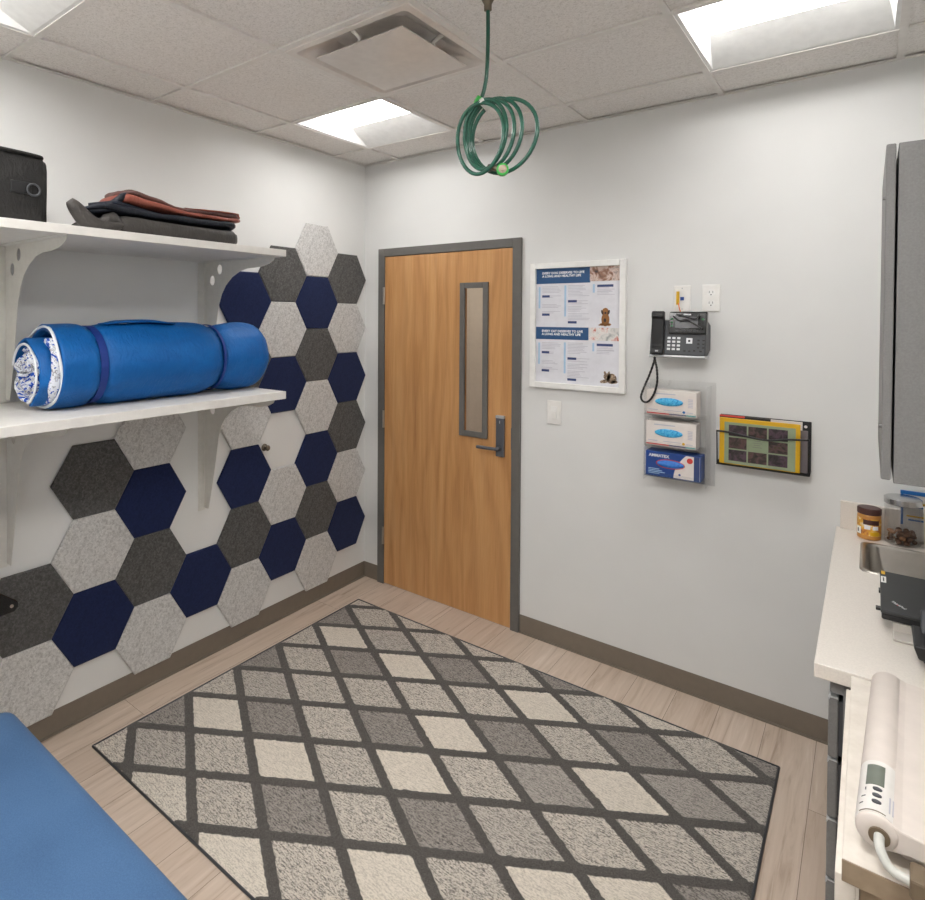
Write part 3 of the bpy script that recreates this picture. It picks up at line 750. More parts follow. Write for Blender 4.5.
# ================================================================== RUG
def rug():
    X0, X1, Y0, Y1 = .205, 2.388, -1.905, -.288
    TN = {(1,8):1,(3,8):1,(5,8):.8,(7,8):1,(9,8):1,(0,9):.5,(2,9):.5,(4,9):.6,(6,9):3,(8,9):.3,(10,9):3,(0,7):3,(2,7):1.5,(4,7):3,(6,7):0,(8,7):3,(10,7):1.5,(1,6):0,(3,6):0,(5,6):.7,(7,6):1,(9,6):2,(0,5):.8,(2,5):3,(4,5):.8,(6,5):3,(8,5):0,(10,5):1,
          (1,4):1,(3,4):1,(5,4):0,(7,4):2,(9,4):1,(0,3):3,(2,3):1,(4,3):3,(6,3):.8,(8,3):.8,(10,3):3,(1,2):1.4,(3,2):.8,(5,2):0,(7,2):1.4,(9,2):0,(0,1):.8,(2,1):3,(4,1):1,(6,1):3,(8,1):0,
          (1,0):0,(3,0):0,(5,0):.7,(7,0):1,(9,0):1,(0,-1):3,(2,-1):1,(4,-1):3,(6,-1):0,(8,-1):1,(1,-2):1.5,(3,-2):1,(5,-2):.8,(7,-2):2,(0,-3):.5,(2,-3):.3,(4,-3):0,(6,-3):1,(8,-3):0}
    ax, ay, ox, oy = .2155, .134, .216, -1.475
    st = .0075; nx = int((X1-X0)/st); ny = int((Y1-Y0)/st)
    bm = bmesh.new(); cl = bm.loops.layers.float_color.new('tone'); grid = []
    rnd = random.Random(3)
    for i in range(nx+1):
        col = []
        for j in range(ny+1):
            x = X0+(X1-X0)*i/nx; y = Y0+(Y1-Y0)*j/ny
            jx = .0045*noise.noise(Vector((x*60, y*60, 0))); jy = .0045*noise.noise(Vector((x*60, y*60, 9)))
            u = (x+jx-ox)/ax; v = (y+jy-oy)/ay
            p, qv = (u+v)/2, (u-v)/2
            dp = abs(p-round(p)); dq = abs(qv-round(qv))
            # metric half-width of a line, distance across the strip
            k = 2*ax*ay/math.hypot(ax, ay)
            d = min(dp, dq)*k
            h = .006+(.0055 if d < .0175 else (.0055*max(0, 1-(d-.0175)/.005)))+.0018*rnd.random()
            if i in (0, nx) or j in (0, ny): h = .003
            col.append((bm.verts.new((x, y, h)), u, v, d))
        grid.append(col)
    for i in range(nx):
        for j in range(ny):
            c = [grid[i][j], grid[i+1][j], grid[i+1][j+1], grid[i][j+1]]
            f = bm.faces.new([t[0] for t in c]); f.smooth = True
            u = sum(t[1] for t in c)/4; v = sum(t[2] for t in c)/4
            p, qv = math.floor((u+v)/2), math.floor((u-v)/2)
            # cell centre in node units
            cu, cv = p+qv+1, p-qv
            tn = TN.get((cu, cv), ((cu*7+cv*3) % 4)*.8)
            for l, t in zip(f.loops, c):
                l[cl] = (tn/3, min(t[3]/.05, 1), 0, 1)
    # skirt down to the floor and an underside
    edge = [grid[i][0][0] for i in range(nx+1)]+[grid[nx][j][0] for j in range(1, ny+1)]+[grid[i][ny][0] for i in range(nx-1, -1, -1)]+[grid[0][j][0] for j in range(ny-1, 0, -1)]
    low = [bm.verts.new((v.co.x, v.co.y, .0005)) for v in edge]; n = len(edge)
    for i in range(n): bm.faces.new((edge[i], low[i], low[(i+1) % n], edge[(i+1) % n]))
    bm.faces.new(low[::-1])
    t = NT('woven_rug_pile'); t.set(1.0, spec=.05, sheen=.2)
    at = t.node('ShaderNodeVertexColor', layer_name='tone'); sp = t.node('ShaderNodeSeparateColor'); t.link(at.outputs[0], sp.inputs[0])
    v = t.coord(); fl = t.noise(t.coord((1, 2.2, 1), (0, 0, .55)), 120, 4, .75); fl2 = t.noise(t.coord((14, 110, 1), (0, 0, .56)), 2.0, 4, .7)
    light = t.ramp(sp.outputs[0], [(0, rgb(222, 213, 199)), (.33, rgb(206, 198, 186)), (.66, rgb(176, 169, 161)), (1, rgb(160, 153, 146))])
    dark = t.ramp(sp.outputs[0], [(0, rgb(184, 175, 162)), (.2, rgb(106, 100, 96)), (.33, rgb(98, 93, 90)), (.66, rgb(108, 103, 100)), (1, rgb(78, 74, 71))])
    f = t.math('ADD', t.math('MULTIPLY', fl, .55), t.math('MULTIPLY', fl2, .45))
    c = t.mix(t.ramp(f, [(.43, (0, 0, 0, 1)), (.53, (1, 1, 1, 1))]), dark, light)
    ln = t.ramp(t.noise(v, 300, 3, .7), [(.35, rgb(64, 61, 58)), (.65, rgb(104, 100, 96))])
    c = t.mix(t.ramp(sp.outputs[1], [(.35, (1, 1, 1, 1)), (.40, (0, 0, 0, 1))]), c, ln)
    t.base(c); t.bump(t.noise(v, 260, 3, .7), .6, .004)
    r = thing('area_rug', 'large grey and cream area rug with a charcoal diamond lattice on the plank floor', 'rug', ((X0+X1)/2, (Y0+Y1)/2, 0))
    obj('pile', bm, t.m, r)
    b = bmesh.new(); pts = [(X0, Y0, .004), (X1, Y0, .004), (X1, Y1, .004), (X0, Y1, .004)]
    for a, d in zip(pts, pts[1:]+pts[:1]): tube(b, [a, d], .0045, 8)
    obj('bound_edge', b, M['charcoal'], r, smooth=True)
rug()

# ================================================================== BENCH
def bench():
    t = thing('upholstered_bench', 'blue upholstered bench top in the bottom left corner of the photo', 'bench', (1.1, -2.6, 0))
    X0, X1, Y0, Y1, Z = .445, 2.05, -2.86, -2.283, .47
    def rr(x0, x1, y0, y1, r, n=6):
        out = []
        for cx, cy, a0 in ((x1-r, y1-r, 0), (x0+r, y1-r, PI/2), (x0+r, y0+r, PI), (x1-r, y0+r, 1.5*PI)):
            for k in range(n+1): a = a0+k*PI/2/n; out.append((cx+r*math.cos(a), cy+r*math.sin(a)))
        return out
    bm = bmesh.new(); rings = []
    for d, z in ((.004, .37), (0, .375), (0, .44), (.004, .453), (.012, .463), (.026, .469), (.06, .472), (.14, .474)):
        rings.append([bm.verts.new((x, y, z)) for x, y in rr(X0+d, X1-d, Y0+d, Y1-d, max(.05-d*.5, .01))])
    for A, D in zip(rings, rings[1:]):
        n = len(A)
        for k in range(n): bm.faces.new((A[k], A[(k+1) % n], D[(k+1) % n], D[k]))
    bm.faces.new(rings[0][::-1]); bm.faces.new(rings[-1])
    bmesh.ops.recalc_face_normals(bm, faces=bm.faces[:])
    obj('seat_cushion', bm, M['bench'], t, smooth=True)
    obj('seat_frame', B(X0+.03, X1-.03, Y0+.03, Y1-.03, .33, .37), M['cab_dark'], t, bevel=.003)
    for x in (X0+.06, X1-.06):
        for y in (Y0+.06, Y1-.06): obj('leg', B(x-.02, x+.02, y-.02, y+.02, 0, .33), M['cab_dark'], t, bevel=.003)
bench()

# ================================================================== GREEN HOSE
def hose():
    t = thing('coiled_hose', 'coiled dark green hose hanging from the ceiling', 'hose', (1.72, -1.37, CZ))
    # hangs in the plane facing the room: local (a, z) with a along x, slight y drift
    def L(zx, zy, dy=0):      # positions in the plane y=-1.37 measured once as metres
        x = 1.6890+(zx-350)*.000442; z = 2.493-(zy)*.000424-(zx-350)*.0000
        return (x, -1.37+dy, z)
    pts = spline([(1.696, -1.37, CZ-.015), (1.697, -1.37, 2.62), (1.694, -1.37, 2.52), (1.686, -1.37, 2.47), (1.676, -1.372, 2.437)], 6)
    coils = []
    def loopc(cx, cz, rx, rz, y, a0, a1, n=26):
        return [(cx+rx*math.cos(a), y+.006*math.sin(2*a), cz+rz*math.sin(a)) for a in [a0+(a1-a0)*k/n for k in range(n+1)]]
    obj('drop_line', tube(bmesh.new(), pts, .0062, 10), M['green'], t, smooth=True)
    for cx, cz, rx, rz, y, tl in ((1.697, 2.318, .074, .108, -1.385, 0), (1.710, 2.318, .082, .108, -1.375, .1), (1.720, 2.320, .092, .110, -1.362, .2), (1.745, 2.312, .112, .114, -1.352, .25), (1.684, 2.306, .082, .110, -1.393, .5)):
        p = loopc(cx, cz, rx, rz, y, 0, 2*PI, 40)[:-1]
        p = [(x+.02*(z-cz)*0, yy, z) for x, yy, z in p]
        obj('hose_loop', tube(bmesh.new(), p, .0062, 10, True), M['green'], t, smooth=True)
    bm = tube(bmesh.new(), [(1.664, -1.385, 2.434), (1.686, -1.352, 2.417)], .014, 12); obj('green_clip', bm, M['lime'], t, smooth=True)
    bm = tube(bmesh.new(), [(1.686, -1.395, 2.424), (1.694, -1.36, 2.404)], .010, 12); obj('white_tie', bm, M['white_plastic'], t, smooth=True)
    obj('brass_ferrule', tube(bmesh.new(), [(1.712, -1.385, 2.216), (1.758, -1.395, 2.198)], .0085, 12), M['brass'], t, smooth=True)
    cp = lathe(bmesh.new(), (0, 0, 0), [(.013, -.014), (.018, -.012), (.018, .008), (.016, .012)], 20, 'Y')
    bmesh.ops.rotate(cp, verts=cp.verts[:], cent=(0, 0, 0), matrix=Matrix.Rotation(.5, 3, 'Z'))
    bmesh.ops.translate(cp, verts=cp.verts[:], vec=(1.768, -1.402, 2.194))
    k = obj('green_coupling', cp, M['lime'], t, smooth=False)
    cp = lathe(bmesh.new(), (0, 0, 0), [(.0125, -.0150), (.0125, -.013)], 20, 'Y'); lathe(cp, (0, 0, 0), [(.006, -.019), (.006, -.016)], 12, 'Y')
    bmesh.ops.rotate(cp, verts=cp.verts[:], cent=(0, 0, 0), matrix=Matrix.Rotation(.5, 3, 'Z'))
    bmesh.ops.translate(cp, verts=cp.verts[:], vec=(1.768, -1.402, 2.194))
    obj('steel_washer', cp, M['brass'], k)
    obj('ceiling_fitting', lathe(bmesh.new(), (1.696, -1.37, 0), [(.006, CZ-.04), (.012, CZ-.038), (.012, CZ-.02), (.018, CZ-.008), (.022, CZ)], 20), M['brass'], t, smooth=True)
hose()

# ================================================================== POSTER
def poster():
    t = thing('framed_poster', 'white framed pet care poster with two blue heading bands on the back wall', 'poster', (1.46, 0, 1.37))
    x0, x1, z0, z1 = 1.203, 1.707, 1.371, 2.035
    obj('frame', ringframe(x0, x1, z0, z1, .030, -.026, -.001), M['white_glossy'], t, bevel=.0025)
    sx0, sx1, sz0, sz1 = x0+.028, x1-.028, z0+.028, z1-.028
    sh = obj('sheet', B(sx0, sx1, -.0105, -.006, sz0, sz1), M['paper'], t)
    Y = -.0108
    W, H = sx1-sx0, sz1-sz0
    def P(u, v): return sx0+W*u, sz1-H*v
    def rect(bm, u0, u1, v0, v1, d=0.0):
        a, b = P(u0, v1), P(u1, v0); box(bm, a[0], b[0], Y-.0003-d, -.0100, a[1], b[1])
    bm = bmesh.new(); rect(bm, 0, .66, .0, .135); obj('heading_band', bm, M['navy_ink'], sh)
    bm = bmesh.new(); rect(bm, 0, .645, .513, .62); obj('heading_band', bm, M['navy_ink'], sh)
    bm = bmesh.new(); rect(bm, .655, 1, .0, .125, .0002); obj('puppy_photo', bm, M['pic_pup'], sh)
    bm = bmesh.new(); rect(bm, .65, 1, .513, .62, .0002); obj('exam_photo', bm, M['pic_vet'], sh)
    for s, (u, v) in (('EVERY DOG DESERVES TO LIVE\nA LONG AND HEALTHY LIFE', (.08, .052)), ('EVERY CAT DESERVES TO LIVE\nA LONG AND HEALTHY LIFE', (.08, .557))):
        p = P(u, v); text('heading_text', s, .0165, (p[0], Y-.0006, p[1]), sh, M['white_ink'], bold=.0005)
    bm = bmesh.new(); lb = bmesh.new(); pl = bmesh.new()
    r = random.Random(5)
    for base in (.15, .64):
        for (cu, wd, blocks) in ((.08, .24, ((.01, 5), (.09, 2), (.165, 3), (.225, 2))), (.40, .26, ((.005, 8), (.135, 3), (.185, 4), (.245, 5))), (.74, .2, ((.03, 3), (.06, 3)))):
            for off, n in blocks:
                for k in range(n):
                    v = base+off+k*.0125
                    if cu == .40 and off == .245 and base > .5: pass
                    rect(bm, cu, cu+wd*r.uniform(.55, 1), v, v+.004)
        for (u0, v0, v1) in ((.035, .012, .20), (.355, .004, .27), (.69, .0, .07)): rect(lb, u0, u0+.022, base+v0, base+v1)
        for (u0, u1, v0) in ((.08, .175, .085), (.08, .175, .245), (.40, .505, .13), (.40, .505, .31), (.74, .92, .005)): rect(pl, u0, u1, base+v0, base+v0+.02, .0002)
    obj('printed_lines', bm, M['grey_ink'], sh); obj('blue_bars', lb, M['lightblue_ink'], sh); obj('navy_tags', pl, M['navy_dark'], sh)
    # sitting dog
    def blob(bm, u, v, ru, rv, tilt=0, n=20, d=0):
        c = P(u, v); vs = []
        for k in range(n):
            a = 2*PI*k/n; x = ru*math.cos(a); z = rv*math.sin(a)
            vs.append((c[0]+W*(x*math.cos(tilt)-z*math.sin(tilt)), c[1]+W*(x*math.sin(tilt)+z*math.cos(tilt))))
        prism(bm, vs, lambda p: (p[0], Y-.0004-d, p[1]), lambda p: (p[0], -.0100, p[1]))
    bm = bmesh.new(); blob(bm, .835, .375, .035, .036); blob(bm, .835, .445, .045, .075); blob(bm, .80, .485, .03, .015); blob(bm, .87, .485, .03, .015); blob(bm, .775, .49, .02, .007)
    obj('dog_picture', bm, M['tan'], sh)
    bm = bmesh.new(); blob(bm, .80, .385, .012, .028, .3, d=.0002); blob(bm, .87, .385, .012, .028, -.3, d=.0002); blob(bm, .835, .39, .012, .012, d=.0002); blob(bm, .83, .45, .014, .022, d=.0002)
    obj('dog_ears', bm, M['dkbrown'], sh)
    bm = bmesh.new(); blob(bm, .91, .93, .055, .058); blob(bm, .86, .915, .04, .04); blob(bm, .83, .955, .05, .02, .2); blob(bm, .94, .955, .035, .02)
    c = P(.83, .90); blob(bm, .835, .885, .012, .02, .2); blob(bm, .88, .885, .012, .02, -.2)
    obj('cat_picture', bm, M['catgrey'], sh)
poster()

# ================================================================== SWITCH / OUTLETS
def plate(name, x0, x1, z0, z1, label, cat, group=None):
    t = thing(name, label, cat, ((x0+x1)/2, 0, z0), group)
    obj('cover_plate', B(x0, x1, -.006, -.0003, z0, z1), M['white_plastic'], t, bevel=.003)
    return t, (x0+x1)/2, (z0+z1)/2
t, cx, cz = plate('light_switch', 1.297, 1.375, 1.179, 1.304, 'white rocker light switch on the wall below the framed poster', 'light switch')
obj('rocker', B(cx-.017, cx+.017, -.0085, -.004, cz-.033, cz+.033), M['white_glossy'], t, bevel=.001)
obj('rocker_button', B(cx-.014, cx+.014, -.0105, -.006, cz-.028, cz+.006), M['white_plastic'], t, bevel=.001)
t, cx, cz = plate('data_outlet', 1.921, 1.994, 1.776, 1.897, 'white data wall plate with orange cable above the telephone', 'data outlet')
obj('blue_port', B(cx-.008, cx+.008, -.009, -.005, cz-.008, cz+.008), M['box_blue'], t, bevel=.001)
obj('yellow_tag', B(cx-.024, cx-.011, -.013, -.006, cz-.028, cz+.034), M['yellow'], t, bevel=.001)
for dz in (.048, -.048): obj('screw', lathe(bmesh.new(), (cx, 0, cz+dz), [(.003, -.0068), (.003, -.004)], 10, 'Y'), M['silver'], t)
obj('orange_cable', tube(bmesh.new(), spline([(cx-.014, -.012, cz-.02), (cx-.006, -.03, cz-.045), (cx+.006, -.04, cz-.075), (cx+.010, -.045, cz-.10)], 5), .0022, 8), M['orange'], t, smooth=True)
t, cx, cz = plate('power_outlet', 2.041, 2.115, 1.777, 1.899, 'white double power outlet right of the data plate', 'power outlet')
for dz in (-.024, .024):
    f = obj('socket', lathe(bmesh.new(), (cx, 0, cz+dz), [(.0165, -.0075), (.0165, -.004)], 24, 'Y'), M['white_glossy'], t)
    bm = B(cx-.008, cx-.0062, -.0078, -.0074, cz+dz-.002, cz+dz+.008); box(bm, cx+.0062, cx+.008, -.0078, -.0074, cz+dz-.002, cz+dz+.008); lathe(bm, (cx, 0, cz+dz-.009), [(.0028, -.0078), (.0028, -.0074)], 10, 'Y')
    obj('slots', bm, M['charcoal'], f)

# ================================================================== TELEPHONE
def phone():
    t = thing('desk_telephone', 'black office telephone with screen mounted on the back wall', 'telephone', (1.965, 0, 1.56))
    x0, x1, zb, zt = 1.846, 2.078, 1.568, 1.732
    # side profile (y, z): bottom juts out, face slopes back towards the top
    pr = [(-.002, 1.60), (-.07, 1.575), (-.115, 1.572), (-.118, 1.585), (-.088, 1.732), (-.075, 1.738), (-.002, 1.715)]
    bm = prism(bmesh.new(), pr, lambda p: (x0, p[0], p[1]), lambda p: (x1, p[0], p[1]))
    b = obj('body', bm, M['charcoal'], t, bevel=.004)
    pr = [(-.03, 1.568), (-.117, 1.566), (-.121, 1.572), (-.119, 1.579), (-.03, 1.576)]
    obj('silver_edge', prism(bmesh.new(), pr, lambda p: (x0-.001, p[0], p[1]), lambda p: (x1+.001, p[0], p[1])), M['silver'], t, bevel=.001)
    # screen housing, steeper
    pr = [(-.075, 1.676), (-.108, 1.674), (-.106, 1.682), (-.092, 1.772), (-.084, 1.776), (-.062, 1.772)]
    sc_ = obj('screen_housing', prism(bmesh.new(), pr, lambda p: (1.925, p[0], p[1]), lambda p: (2.079, p[0], p[1])), M['black_gloss'], t, bevel=.003)
    def fp(x, z, d=.0):   # point on the housing face
        k = (z-1.682)/(1.772-1.682); return (x, -.106+.014*k-d, z)
    def panel(bm, xa, xb, za, zb_, d=.0012):
        vs = [fp(xa, za, d), fp(xb, za, d), fp(xb, zb_, d), fp(xa, zb_, d)]; bk = [fp(xa, za, -.002), fp(xb, za, -.002), fp(xb, zb_, -.002), fp(xa, zb_, -.002)]
        a = [bm.verts.new(v) for v in vs]; b_ = [bm.verts.new(v) for v in bk]
        bm.faces.new(a); bm.faces.new(b_[::-1])
        for i in range(4): bm.faces.new((a[i], b_[i], b_[(i+1) % 4], a[(i+1) % 4]))
        bmesh.ops.recalc_face_normals(bm, faces=bm.faces[:])
    bm = bmesh.new(); panel(bm, 1.952, 2.045, 1.703, 1.752); obj('screen', bm, M['screen'], sc_)
    bm = bmesh.new()
    for z in (1.712, 1.727, 1.742): panel(bm, 1.933, 1.941, z-.004, z+.004)
    panel(bm, 2.060, 2.068, 1.738, 1.746)
    obj('line_keys', bm, M['screen_green'], sc_)
    bm = bmesh.new()
    for i in range(4): panel(bm, 1.952+i*.025, 1.968+i*.025, 1.688, 1.694)
    obj('soft_keys', bm, M['charcoal'], sc_)
    bm = bmesh.new(); panel(bm, 1.985, 2.015, 1.760, 1.765); obj('name_badge', bm, M['silver'], sc_)
    # body face slope
    def bp(x, z, d=0): k = (z-1.585)/(1.732-1.585); return (x, -.118+.030*k-d, z)
    def key(bm, x, z, w=.0062, h=.0045, d=.003):
        vs = [bp(x-w, z-h, d), bp(x+w, z-h, d), bp(x+w, z+h, d), bp(x-w, z+h, d)]; bk = [bp(x-w, z-h, -.002), bp(x+w, z-h, -.002), bp(x+w, z+h, -.002), bp(x-w, z+h, -.002)]
        a = [bm.verts.new(v) for v in vs]; b_ = [bm.verts.new(v) for v in bk]
        bm.faces.new(a); bm.faces.new(b_[::-1])
        for i in range(4): bm.faces.new((a[i], b_[i], b_[(i+1) % 4], a[(i+1) % 4]))
        bmesh.ops.recalc_face_normals(bm, faces=bm.faces[:])
    for r_ in range(4):
        for c_ in range(3):
            bm = bmesh.new(); key(bm, 1.927+c_*.0205, 1.656-r_*.0165); obj('dial_key', bm, M['silver'], b)
    bm = bmesh.new(); key(bm, 2.012, 1.645, .012, .012); nk = obj('navigation_key', bm, M['silver'], b)
    bm = bmesh.new(); key(bm, 2.012, 1.645, .0045, .0045, .004); obj('centre_key', bm, M['black'], nk)
    for x, z in ((2.05, 1.648), (2.07, 1.648), (2.05, 1.632), (2.07, 1.632), (2.05, 1.616), (2.07, 1.616), (1.995, 1.600), (2.015, 1.600), (2.035, 1.602), (2.06, 1.600)):
        bm = bmesh.new(); key(bm, x, z, .005, .0032, .002); obj('function_key', bm, M['black'], b)
    # handset in its cradle
    hp = [(-.095, 1.776), (-.118, 1.779), (-.128, 1.772), (-.130, 1.752), (-.124, 1.742), (-.124, 1.620), (-.136, 1.606), (-.140, 1.585), (-.132, 1.578), (-.112, 1.580), (-.095, 1.60)]
    h = obj('handset', prism(bmesh.new(), hp, lambda p: (1.855, p[0], p[1]), lambda p: (1.908, p[0], p[1])), M['black'], t, bevel=.006, seg=3)
    obj('handset_mark', B(1.876, 1.888, -.1385, -.137, 1.594, 1.600), M['silver'], h)
    pts = spline([(1.868, -.115, 1.585), (1.862, -.10, 1.545), (1.838, -.085, 1.48), (1.822, -.10, 1.43), (1.812, -.122, 1.38), (1.824, -.122, 1.357), (1.846, -.122, 1.362), (1.868, -.122, 1.395), (1.882, -.122, 1.45), (1.880, -.12, 1.51), (1.871, -.115, 1.55), (1.868, -.115, 1.58)], 10)
    obj('cord', tube(bmesh.new(), pts, [.0048+.0008*math.sin(i*2.2) for i in range(len(pts))], 10), M['black'], t, smooth=True)
    pts = spline([(1.945, -.104, 1.755), (1.97, -.112, 1.735), (2.0, -.113, 1.738), (2.03, -.112, 1.722), (2.062, -.110, 1.700)], 6)
    obj('dark_lanyard', tube(bmesh.new(), pts, .0042, 8), M['black'], t, smooth=True)
    pts = spline([(2.05, -.108, 1.76), (2.035, -.114, 1.742), (2.0, -.112, 1.752), (1.96, -.112, 1.762)], 6)
    obj('dark_lanyard', tube(bmesh.new(), pts, .0035, 8), M['black'], t, smooth=True)
phone()

# ================================================================== GLOVE RACK AND BOXES
def rack():
    t = thing('glove_box_rack', 'clear acrylic three-tier wall rack below the telephone', 'wall rack', (1.96, 0, .99))
    x0, x1 = 1.826, 2.083; e = .0025
    obj('back_panel', B(x0-.008, x1+.02, -.004, -.0005, .985, 1.455), M['acrylic'], t)
    for x in (x0-e, x1): obj('side_panel', B(x, x+e, -.112, -.004, .995, 1.44), M['acrylic'], t)
    for z in (1.0135, 1.1545, 1.2975):
        bm = B(x0, x1, -.110, -.004, z, z+e); box(bm, x0, x1, -.112, -.110, z, z+.022)
        obj('tray', bm, M['acrylic'], t)
    def gbox(z, w, label, mat, kind):
        xa = x0+.006; xb = xa+w; zt = z+.113; y0, y1 = -.106, -.022
        b = thing('glove_box', label, 'glove box', ((xa+xb)/2, -.06, z), 'boxes of gloves in the wall rack')
        c = obj('carton', B(xa, xb, y0, y1, z, zt), mat, b, bevel=.0015)
        cx = xa+.46*w; cz = z+.062
        # oval opening rim and glove bulge
        bm = bmesh.new()
        rx, rz = (.060, .0185) if kind != 'blue' else (.058, .0175)
        for k in range(1, 7):
            pass
        rings = []
        for s_, d in ((1, .0003), (.95, .003), (.8, .005), (.6, .006), (.4, .007), (.2, .0075)):
            rings.append([bm.verts.new((cx+rx*s_*math.cos(a), y0-d-.006*max(0, noise.noise(Vector((math.cos(a)*3*s_, z*40, math.sin(a)*3*s_))))*(s_ < .95), cz+rz*s_*math.sin(a)-.12*rx*s_*math.cos(a)*0)) for a in [2*PI*k/32 for k in range(32)]])
        for A, D in zip(rings, rings[1:]):
            for k in range(32): bm.faces.new((A[k], A[(k+1) % 32], D[(k+1) % 32], D[k]))
        bm.faces.new(rings[-1]); bm.faces.new(rings[0][::-1]); bmesh.ops.recalc_face_normals(bm, faces=bm.faces[:])
        obj('gloves', bm, M['glove'] if kind != 'blue' else M['glove_dark'], b, smooth=True)
        if kind == 'blue':
            pts = [(cx+(rx+.002)*math.cos(a), y0-.001, cz+(rz+.002)*math.sin(a)) for a in [2*PI*k/32 for k in range(32)]]
            obj('red_rim', tube(bmesh.new(), pts, .0016, 6, True), M['red'], c)
            # curved white field on the right
            arc = [(xa+.60*w-.0, z+.001)]
            poly = [(xb-.003, z+.003), (xb-.003, zt-.003)]+[(xa+w*(.52+.22*(k/8)**2.0), z+.003+(.107)*(k/8)) for k in range(8, -1, -1)]
            bm = prism(bmesh.new(), poly, lambda p: (p[0], y0-.0005, p[1]), lambda p: (p[0], y0+.001, p[1])); obj('white_panel', bm, M['box_white'], c)
            obj('end_strip', B(xb-.0275, xb-.004, y0-.0009, y0+.001, z+.003, zt-.003), M['navy_dark'], c)
            obj('red_seal', lathe(bmesh.new(), (xb-.044, y0, zt-.024), [(.0125, -.0009), (.0125, .0)], 20, 'Y'), M['red'], c)
            text('brand_text', 'AMMATEX', .0185, (xa+.014, y0-.0009, zt-.024), c, M['white_ink'], bold=.0006)
            bm = bmesh.new()
            for k in range(4): box(bm, xa+.012, xa+.06+.012*(k % 3), y0-.0007, y0, z+.032-k*.007, z+.035-k*.007)
            obj('small_print', bm, M['lightblue_ink'], c)
            obj('blue_dot', lathe(bmesh.new(), (xa+.63*w, y0, z+.02), [(.005, -.0009), (.005, 0)], 12, 'Y'), M['box_blue'], c)
        else:
            bm = B(xa+.002, xa+w*.47, y0-.0005, y0, z+.004, z+.010); obj('red_stripe', bm, M['red'], c)
            bm = B(xa+w*.47, xa+w*.80, y0-.0005, y0, z+.004, z+.010); obj('violet_stripe', bm, M['violet'], c)
            bm = B(xa+w*.80, xb-.002, y0-.0005, y0, z+.004, z+.010); obj('teal_stripe', bm, M['teal'], c)
            bm = bmesh.new()
            box(bm, xa+.035, xa+.125, y0-.0005, y0, zt-.018, zt-.013)
            for k in range(6): box(bm, xb-.034, xb-.014, y0-.0005, y0, z+.078-k*.007, z+.0815-k*.007)
            box(bm, xa+.01, xa+.05, y0-.0005, y0, z+.021, z+.025); box(bm, xa+.075, xa+.15, y0-.0005, y0, z+.022, z+.025); box(bm, xb-.042, xb-.014, y0-.0005, y0, z+.019, z+.022)
            obj('small_print', bm, M['grey_ink'], c)
            obj('colour_dot', lathe(bmesh.new(), (xb-.051, y0, z+.021), [(.006, -.0009), (.006, 0)], 14, 'Y'), M['blue_print'] if kind == 'a' else M['yellow'], c)
    gbox(1.3010, .212, 'white glove box with a blue dot, topmost in the acrylic rack', M['box_white'], 'a')
    gbox(1.1580, .212, 'white glove box with a yellow dot, middle of the acrylic rack', M['box_white'], 'b')
    gbox(1.0170, .232, 'dark blue and white glove box, bottom of the acrylic rack', M['box_blue'], 'blue')
rack()

